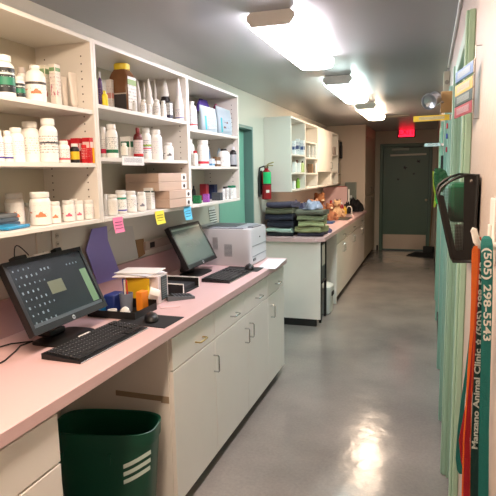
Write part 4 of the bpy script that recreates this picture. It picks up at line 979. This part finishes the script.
o = MB(); o.box(-.13, .05, -.22, .2, 0, .012, .004); o = o.build('metal_tray', mat((70, 76, 70), .35, .7)); o.location = (-1.10, 7.62, zt0); tag(o, 'thin dark metal tray in front of the stuffed toys', 'tray')
# picture board, boxes, bags
t = thing('picture_board', 'pink board with black and brown animal silhouettes on the far counter', 'picture', (-1.42, 8.75, zt0), .0)
b = MB(); b.box(-.235, .16, 0, .025, 0, .42, .002); b.build('board', mat((214, 178, 176), .6), t)
for k, (sx, sz, w_, h_, c) in enumerate(((.02, .0, .07, .23, (40, 26, 22)), (-.06, .02, .04, .12, (120, 50, 40)))):
    b = MB(); b.prism([(sx - w_, -.003, sz + .01), (sx + w_, -.003, sz + .01), (sx + w_ * .9, -.003, sz + h_ * .6), (sx + w_ * .5, -.003, sz + h_ * .75), (sx + w_ * .55, -.003, sz + h_), (sx, -.003, sz + h_ * .86), (sx - w_ * .4, -.003, sz + h_ * .98), (sx - w_ * .6, -.003, sz + h_ * .6)], (0, .0028, 0)); b.build('animal_silhouette', mat(c, .7), t)
o = MB().box(-.012, .012, 0, .03, 0, .38, .002).build('white_panel', WHITE); o.location = (-1.24, 8.79, zt0); tag(o, 'narrow white panel beside the animal picture board', 'panel')
o = MB().box(-.07, .07, -.05, .05, 0, .42, .004).build('red_canister_box', mat((176, 40, 34), .5)); o.location = (-1.40, 9.08, zt0); tag(o, 'tall red box near the tall cupboard', 'box')
t = thing('paper_towel_dispenser', 'grey dispenser on the cupboard side above the black bag', 'dispenser', (-1.27, 9.3, 1.12))
MB().box(-.09, .09, -.10, -.001, .0, .30, .008, 2).build('dispenser_body', mat((118, 124, 114), .4), t); MB().box(-.03, .03, -.106, -.101, .03, .08, .002).build('dispenser_lever', mat((200, 205, 205), .4), t)
heap('black_bag', -1.17, 9.12, zt0, .12, .13, .19, (20, 19, 21), 'black bag slumped against the tall cupboard', 'bag', 9)
heap('black_bag', -1.24, 8.62, zt0, .06, .08, .16, (26, 24, 26), 'smaller black bag beside the animal picture board', 'bag', 11)
t = thing('faucet', 'white gooseneck faucet near the black bag', 'faucet', (-1.13, 8.35, zt0))
b = MB(); b.tube([(0, 0, 0), (0, 0, .1), (-.02, 0, .13), (-.06, 0, .13), (-.075, 0, .1)], .008, 8); b.build('spout', mat((220, 215, 205), .3), t, True); b = MB(); b.lathe([(.02, 0), (.02, .008), (.012, .012)]); b.build('faucet_base', mat((220, 215, 205), .3), t, True)
# under the open bay
t = thing('metal_rack', 'black framed cage with a white paper inside the open bay', 'cage', (-1.2, 5.72, 0))
b = MB()
for x_ in (-.2, .13):
    for y_ in (-.2, .08): b.box(x_ - .012, x_ + .012, y_ - .012, y_ + .012, 0, .86)
for z_ in (.43, .85):
    for x_ in (-.2, .13): b.box(x_ - .012, x_ + .012, -.2, .08, z_ - .01, z_ + .01)
    for y_ in (-.2, .08): b.box(-.2, .13, y_ - .012, y_ + .012, z_ - .01, z_ + .01)
b.build('rack_frame', BLACKM, t); MB().box(.115, .128, -.187, .067, .441, .839).build('glass_front', mat((84, 100, 100), .3), t); MB().box(.1285, .13, -.1, .06, .6, .82).build('paper_notice', PAPER, t)
t = thing('waste_bin', 'white step bin with rounded lid on the floor of the open bay', 'trash can', (-1.0, 5.78, 0)); 
t.location = (-1.17, 5.99, 0)
MB().sup([(0, .13, .12), (.01, .14, .13), (.28, .15, .14), (.285, .15, .14)], n=28, e=5).build('bin_body', mat((196, 202, 198), .5), t, True); 
b = MB(); b.sup([(.2855, .152, .142), (.31, .15, .14), (.335, .1, .11)], n=28, e=4); b.build('bin_lid', mat((206, 210, 206), .4), t, True); MB().box(.148, .156, -.06, .06, .2, .25, .003).build('lid_handle', BLACKM, t)

# ------------------------------------------------------------------ fire extinguisher
t = thing('fire_extinguisher', 'red fire extinguisher with bright green tag on the wall', 'fire extinguisher', (XL + .075, 5.43, 1.325))
RED = mat((150, 22, 30), .3, var=.04)
MB().lathe([(.04, 0), (.048, .006), (.05, .02), (.05, .255), (.044, .285), (.028, .305), (.02, .31), (.02, .325)], n=26).build('cylinder_body', RED, t, True)
MB().box(-.074, -.051, -.03, .03, .05, .3, .002).build('wall_bracket', BLACKM, t)
MB().lathe([(.0205, .3255), (.024, .33), (.022, .352), (.01, .356)], n=14).build('valve', mat((120, 112, 90), .3, .8), t, True)
b = MB(); b.tube([(0, 0, .35), (.03, -.01, .37), (.085, -.02, .385)], .007); b.tube([(0, 0, .35), (.04, -.01, .352), (.08, -.02, .35)], .006); b.build('handle', mat((170, 160, 110), .35, .6), t, True)
b = MB(); b.tube([(-.02, -.02, .345), (-.055, -.055, .33), (-.064, -.07, .22), (-.06, -.07, .08), (-.055, -.07, .03)], [.008, .009, .009, .011, .014]); b.build('hose', BLACKM, t, True)
b = MB(); b.lathe([(.0515, .15), (.0515, .158)], n=26, caps=False); b.build('strap', BLACKM, t)
b = MB(); b.loft([[(.053 * math.cos(a) + .003, .053 * math.sin(a) - .003, z) for a in [math.radians(-110 + 12 * i) for i in range(9)]] + [(.055 * math.cos(a) + .004, .055 * math.sin(a) - .004, z) for a in [math.radians(-14 - 12 * i) for i in range(9)]] for z in (.17, .31)] if False else [[(.053 * math.cos(a), .053 * math.sin(a), z) for a in [math.radians(-110 + 12 * i) for i in range(9)]] + [(.055 * math.cos(a), .055 * math.sin(a), z) for a in [math.radians(-14 - 12 * i) for i in range(9)]] for z in (.165, .285)]); b.build('green_tag', mat((20, 190, 110), .5), t)
b = MB(); b.loft([[(.0525 * math.cos(a), .0525 * math.sin(a), z) for a in [math.radians(-80 + 10 * i) for i in range(5)]] + [(.054 * math.cos(a), .054 * math.sin(a), z) for a in [math.radians(-40 - 10 * i) for i in range(5)]] for z in (.07, .1)]); b.build('white_label', WHITE, t)

# ------------------------------------------------------------------ right side: flags, basket, leads
def flag(px, py, Lx, ang, y, c, label, x0=.1):
    z = P(px, py, y=y).z
    t = thing('room_flag', label, 'status flag', (x0, y, z), 0, 'coloured room status flags')
    t.rotation_euler = (0, 0, ang)   # flag extends along local +y
    MB().box(-.0025, .0025, .004, Lx, -.016, .016, .001).build('flag_blade', mat(c, .4), t)
    MB().box(-.0034, -.0026, .03, Lx - .03, -.009, .009).build('flag_label', LB(tuple(int(v * .35 + 120) for v in c), (), (90, 90, 90), .5), t)
    MB().lathe([(.003, -.018), (.003, .018)], n=10).build('hinge', CHROME, t)
    if ang > 1: MB().box(-.012, .012, -(XR - x0), -.0045, -.012, .012).build('wall_bracket', CHROME, t)
FY = 1.60
for py, c, nm in ((65.5, (40, 100, 170), 'blue room flag, topmost of four on the near door casing'), (81, (216, 180, 50), 'yellow room flag, second of four on the near casing'), (93, (30, 60, 45), 'dark green room flag, third of four on the near casing'), (105.5, (165, 40, 60), 'red room flag, lowest of four on the near casing')):
    flag(474, py, .20, .185, FY, c, nm, .105)
b = MB(); b.tube([(.107, FY, 1.735), (.107, FY, 1.925)], .0016, 8); b.tube([(.107, FY, 1.735), (XR, FY, 1.735)], .0016, 6); b.tube([(.107, FY, 1.925), (XR, FY, 1.925)], .0016, 6)
tag(b.build('flag_rod', CHROME, None, True), 'thin metal rod holding the four coloured flags', 'rod')
flag(452, 117, .2, 1.46, 3.3, (214, 184, 40), 'yellow room flag swung out across the corridor', .1)
flag(441, 144.5, .16, 1.5, 5.9, (180, 205, 210), 'pale grey flag swung out farther down the corridor', .1)
# spotlight can on a tan plate
t = thing('spot_lamp', 'silver can lamp on a tan wooden plate above the door', 'lamp', (XR, 3.25, 1.97))
MB().box(-.075, 0, -.01, .012, -.055, .06, .003).build('wood_plate', mat((176, 142, 90), .6, var=.12, scale=15), t)
b = MB(); b.tube([(-.06, -.0, .0), (-.10, -.03, .01)], .009); b.build('swivel_arm', CHROME, t, True)
b = MB(); b.T = Matrix.Translation((-.122, -.045, .012)) @ Matrix.Rotation(-.45, 4, 'Z') @ Matrix.Rotation(1.9, 4, 'X')
b.lathe([(.03, -.042), (.038, -.038), (.04, .025), (.045, .03), (.045, .04), (.04, .04), (.036, .022), (.0, .0)], n=24, caps=False); b.build('lamp_can', mat((176, 184, 190), .28, .85, var=.1, scale=20), t, True)
# white alarm box and conduit
t = thing('alarm_box', 'small beige alarm box high on the right wall', 'alarm', (XR, 4.4, 2.22)); MB().box(-.045, 0, -.05, .05, -.05, .1, .004).build('box_body', mat((205, 200, 180), .5), t); MB().lathe([(.016, 0), (.016, .006)], n=14).build('sounder', mat((150, 145, 130), .5), t).matrix_local = Matrix.Translation((-.02, -.051, .02)) @ Matrix.Rotation(PI / 2, 4, 'X')
b = MB(); b.tube([(XR - .012, 1.2, CZ - .03), (XR - .012, 4.33, CZ - .03)], .009, 10); b.tube([(XR - .012, 4.47, CZ - .03), (XR - .012, 10.9, CZ - .03)], .009, 10)
tag(b.build('conduit', mat((190, 195, 195), .4), None, True), 'pale conduit running along the top of the right wall', 'conduit')
# lanyard clip with small things on far casing
for k, (zz, c, lb) in enumerate(((1.80, (40, 70, 160), 'tiny blue clip on the right wall below the yellow flag'), (1.72, (150, 40, 60), 'tiny red clip on the right wall below the blue one'), (1.86, (170, 50, 60), 'tiny red clip just under the swung out flag'))):
    o = MB().box(-.008, 0, -.03, .03, -.015, .015, .002).build('wall_clip', mat(c, .5)); o.location = (.101 - .0065, 3.505, zz); tag(o, lb, 'clip')
b = MB(); b.box(-.045, -.0205, .89, .93, 1.45, 1.71, .008, 2); b.build('pull_handle', BLACKM, bpy.data.objects['door_4'])

# basket (black mesh wall pocket)
t = thing('wall_basket', 'black mesh wall pocket hanging on the near right wall', 'basket', (0, 1.45, 0))
def bx(px, py): p = P(px, py, y=1.45); return (p.x, p.z)
out = [bx(438, 196), bx(441, 188), bx(447, 183), bx(455, 178.5), bx(466, 175), bx(478, 174.5), bx(473.5, 259), bx(472, 261.5), bx(453, 261.5), bx(451, 257)]
inn = [bx(442.5, 198), bx(445, 191), bx(450, 186.5), bx(456, 183), bx(462, 181)]
WY = .325
# side panels: frame ring
def ring(poly, r, y):
    b = MB(); b.tube([(p[0], y, p[1]) for p in poly] + [(poly[0][0], y, poly[0][1])], r, 6); return b
r_ = ring(out, .0042, 0); r_.build('near_rim', BLACK, t, True)
ring(out, .0042, WY).build('far_rim', BLACK, t, True)
b = MB(); sp = [bx(464, 176), bx(478, 175), bx(473.5, 260), bx(453, 260), bx(452.5, 251), bx(463, 250)]
b.prism([(p[0], 0, p[1]) for p in sp], (0, .002, 0)); b.build('solid_side', BLACK, t)
b = MB(); sp = [bx(439, 194), bx(444, 196), bx(457, 256), bx(452.5, 258)]
b.prism([(p[0], -.001, p[1]) for p in sp], (0, .003, 0)); b.build('side_edge', BLACK, t)
b = MB()
def inside(x, z):
    L = [(bx(443, 196)), (bx(455.5, 252))]; 
    xl = L[0][0] + (L[1][0] - L[0][0]) * (L[0][1] - z) / (L[0][1] - L[1][1])
    return xl
zz = bx(450, 251)[1]; ztop = bx(450, 188)[1]; xr = bx(464, 200)[0]
MW = mat((52, 56, 54), .5)
k = 0; z = zz
while z < ztop:
    xl = inside(0, z); b.box(xl, xr, .0005, .0011, z, z + .0008); z += .0038
x = inside(0, ztop)
while x < xr:
    zl = max(zz, bx(443, 196)[1] - (x - bx(443, 196)[0]) / max(1e-6, (bx(455.5, 252)[0] - bx(443, 196)[0])) * (bx(443, 196)[1] - bx(455.5, 252)[1]))
    b.box(x, x + .0008, .0006, .0012, zl if x < bx(455.5, 252)[0] else zz, ztop); x += .0038
b.build('wire_mesh', MW, t)
# front (aisle side) and bottom, back
b = MB(); a0, a1 = out[0], out[8]
b.strip([(a0[0], 0, a0[1]), (a1[0], 0, a1[1])], [(a0[0], WY, a0[1]), (a1[0], WY, a1[1])], (.002, 0, 0)); b.build('front_panel', BLACK, t)
b = MB(); b.box(out[8][0], out[7][0], 0, WY, out[8][1], out[8][1] + .003); b.build('bottom_panel', BLACK, t)
b = MB(); b.box(out[5][0] - .003, out[5][0], 0, WY, out[8][1], out[5][1]); b.build('back_panel', BLACK, t)
MB().lathe([(.004, 0), (.003, .002)], n=10).build('rivet', CHROME, t).matrix_local = Matrix.Translation((bx(471, 180.5)[0], -.0045, bx(471, 180.5)[1])) @ Matrix.Rotation(PI / 2, 4, 'X')
# green leads in the basket
def curly(name, label, c, seed, n, x0, x1, y0, y1, z0, z1, r=.004):
    random.seed(seed); b = MB()
    for i in range(n):
        x = random.uniform(x0, x1); y = random.uniform(y0, y1); h = random.uniform(.6, 1) * (z1 - z0); s = random.uniform(-.012, .012)
        b.tube([(x, y, z0), (x + s * .5, y, z0 + h * .5), (x + s, y + .004, z0 + h), (x + s + .008, y + .01, z0 + h * 1.02), (x + s + .012, y + .015, z0 + h * .6)], r, 6)
    return tag(b.build(name, mat(c, .6, var=.3, scale=60), None, True), label, 'leads')
g0 = bx(450, 215)[1]
p = P(452, 220, y=1.55)
o = MB(); o.box(.052, .108, 1.50, 1.66, 1.462, 1.565, .01, 2); o = o.build('green_folder', mat((10, 92, 60), .5, var=.2)); tag(o, 'dark green packet inside the mesh wall pocket', 'packet')
def gbun(name, label, pts_px, w, y, c, th=.012):
    A = []; B_ = []
    for px, py, w_ in pts_px:
        a = P(px - w_ / 2, py, y=y); b2 = P(px + w_ / 2, py, y=y); A.append(a); B_.append(b2)
    o = MB().strip(A, B_, (0, th, 0)).build(name, mat(c, .5, var=.5, scale=90, bump=1, bscale=90)); return tag(o, label, 'lead')
yb = 1.78
gbun('green_lead', 'dark green lead bundle spilling over the top of the wall pocket', [(438, 168, 6), (440, 171, 12), (441, 177, 15), (441, 184, 14), (439, 192, 7)], 0, yb, (8, 78, 50), .02)
gbun('green_lead', 'yellow green lead hanging down at the far side of the pocket', [(433.5, 171, 2), (434.5, 178, 4), (435, 186, 4), (436, 196, 3), (434.5, 207, 2)], 0, 1.83, (130, 165, 50), .008)
gbun('green_lead', 'emerald loop drooping beside the yellow green lead', [(438.5, 187, 3), (437.5, 193, 4), (436.5, 200, 3), (437, 204, 1.5)], 0, 1.81, (20, 150, 80), .006)
o = MB().box(.066, .112, 1.485, 1.492, 1.365, 1.458, .001).build('pale_pouch', mat((196, 202, 196), .5, var=.25, scale=150)); tag(o, 'pale speckled pouch in the lower half of the mesh wall pocket', 'pouch')
# hook and leashes
HY = 1.04
t = thing('wall_hook', 'white curved plastic hook holding the coloured leashes', 'hook', (0, HY, 0))
hp = [P(px, py, y=HY) for px, py in ((483, 247), (479.5, 245), (476.5, 241), (475, 235), (474, 230.5), (471.5, 229.5))]
b = MB(); b.tube([(XR, .0, hp[0].z + .002)] + [(p.x, 0, p.z) for p in hp], [.007, .007, .0065, .0065, .006, .006, .005], 10); b.build('hook_arm', WPL, t, True)
MB().box(XR - .004, XR - .0005, -.02, .02, hp[0].z - .03, hp[0].z + .03, .002).build('hook_plate', WPL, t)
def strap(name, label, rows, y0, c, dy=.0, th=.0016, group='leashes on the white hook'):
    """rows: (py, left px, right px, y)"""
    A = [P(l, py, y=yy) for py, l, r, yy in rows]; B_ = [P(r, py, y=yy) for py, l, r, yy in rows]
    t = thing(name, label, 'leash', tuple(A[0]), 0, group); o = Vector(A[0])
    MB().strip([a - o for a in A], [b - o for b in B_], (0, th, 0)).build('strap_webbing', mat(c, .55, var=.08, scale=200, bump=.6, bscale=500), t)
    return t
T1, T2 = (10, 122, 118), (8, 62, 60)
strap('orange_leash', 'bright orange leash hanging leftmost from the white hook', [(246, 474, 477.5, 1.03), (250, 472, 478, 1.03), (262, 471.5, 478, 1.03), (300, 471, 475.6, 1.03), (330, 470, 473.6, 1.03), (370, 467.5, 470, 1.03), (400, 466, 467.5, 1.03), (440, 463, 464.5, 1.03), (520, 461, 462.5, 1.03)], 0, (240, 112, 30))
strap('orange_leash', 'darker orange leash loop behind the bright one', [(237, 478, 481, 1.045), (241, 476, 482, 1.045), (252, 477, 483, 1.045), (300, 475, 477, 1.045), (400, 470.8, 471.8, 1.045), (520, 469.3, 470.3, 1.045)], 0, (214, 84, 30))
strap('red_leash', 'dark red leash beside the orange leashes', [(244, 480, 484, 1.0525), (262, 478, 483, 1.0525), (300, 475, 480, 1.0525), (330, 473, 478, 1.0525), (370, 469.8, 475, 1.0525), (400, 466.5, 472, 1.0525), (440, 458.8, 470, 1.0525), (462, 461, 470, 1.0525), (470, 463, 470, 1.0525), (520, 463.5, 470, 1.0525)], 0, (176, 20, 40))
strap('teal_leash', 'teal leash curving out lowest at the left of the red one', [(330, 470, 472, 1.06), (370, 465.5, 468.5, 1.06), (400, 461, 465, 1.06), (430, 457.5, 463, 1.06), (458, 455.5, 462, 1.06), (470, 457, 463, 1.06), (474, 459.5, 464, 1.06)], 0, T1)
s2 = strap('teal_leash', 'dark teal leash printed with the white clinic name', [(238, 484, 490, 1.04), (245, 480, 489, 1.04), (262, 480, 488, 1.04), (290, 478.6, 486, 1.04), (340, 476, 483, 1.04), (400, 472.5, 480.5, 1.04), (460, 470.5, 479, 1.04), (520, 470, 478.5, 1.04)], 0, T2)
s1 = strap('teal_leash', 'bright teal leash with white phone number, rightmost on the hook', [(236, 484, 489, 1.033), (239, 481.5, 492, 1.027), (245, 480.6, 493, 1.023), (255, 481, 493.2, 1.02), (300, 481.6, 492.5, 1.02), (370, 480.5, 490.5, 1.02), (430, 479, 489, 1.02), (520, 478, 488.5, 1.02)], 0, T1)
WT = mat((232, 238, 232), .5)
def strap_text(s, px0, py0, px1, py1, y, size, par, name='lettering', flip=False):
    a, b = P(px0, py0, y=y), P(px1, py1, y=y); c = (a + b) / 2; d = (b - a).normalized(); up = Vector((0, -1, 0)).cross(d) if False else None
    xdir = d; ydir = Vector((0, -1, 0)).cross(xdir)      # normal faces the viewer (-y)
    o = text(s, size, WT, Matrix.Translation(-Vector(par.location)) @ basis(c, xdir, ydir), name, par, ext=.0003, bold=.0004)
    L = (b - a).length; xs = [(v.co - (c - Vector(par.location))).dot(xdir) for v in o.data.vertices]; w_ = max(xs) - min(xs); k = L / w_
    c0 = c - Vector(par.location)
    for v in o.data.vertices: # set the run length of the print
        u = (v.co - c0).dot(xdir); v.co += xdir * (u * k - u)
    return o
strap_text('(505) 298-5543', 487.3, 248, 486.6, 341, 1.0185, .0172, s1)
strap_text('Manzano Animal Clinic', 474.9, 449, 478.3, 349, 1.0385, .0142, s2)
strap_text('(505) 298-5543', 479.2, 335, 483.0, 262, 1.0385, .0135, s2)
o = text('✿', .014, WT, Matrix.Translation(-Vector(s2.location)) @ basis(P(478.9, 342, y=1.0385), (0, 0, 1), (-1, 0, 0)), 'flower_mark', s2)
# wall plate at the right border
t = thing('wall_switch', 'white plate on the near right wall at the picture border', 'switch plate', (XR, 1.13, P(494, 230, x=XR).z)); MB().box(-.006, -.0005, -.04, .04, -.062, .062, .002, 2).build('cover_plate', WPL, t); MB().box(-.012, -.0062, -.006, .006, -.012, .012, .001).build('toggle', WPL, t)

# ------------------------------------------------------------------ far end
t = thing('broom', 'broom with brown handle leaning beside the exit door', 'broom', (.03, 10.9, 0))
MB().tube([(.0, 0, .12), (.055, .12, 1.5)], .012, 8).build('broom_handle', mat((130, 108, 78), .5), t, True)
MB().box(-.12, .06, -.03, .03, .005, .13, .01).build('bristles', mat((40, 40, 38), .8), t)
o = MB(); o.prism([(-.38, 10.45, 0), (.1, 10.2, 0), (.1, 10.8, 0), (-.25, 10.9, 0)], (0, 0, .012)); o = o.build('door_mat', mat((26, 26, 28), .9)); o.location = (0, 0, .0005); tag(o, 'dark floor mat by the right of the exit door', 'mat')

# ------------------------------------------------------------------ world and look
wd = bpy.data.worlds.new('world'); SC.world = wd; wd.use_nodes = True
wd.node_tree.nodes['Background'].inputs[0].default_value = (.02, .02, .02, 1)
SC.view_settings.view_transform = 'Standard'; SC.view_settings.look = 'None'; SC.view_settings.gamma = 1
SC.view_settings.use_curve_mapping = False
SC.view_settings.exposure = 1.35
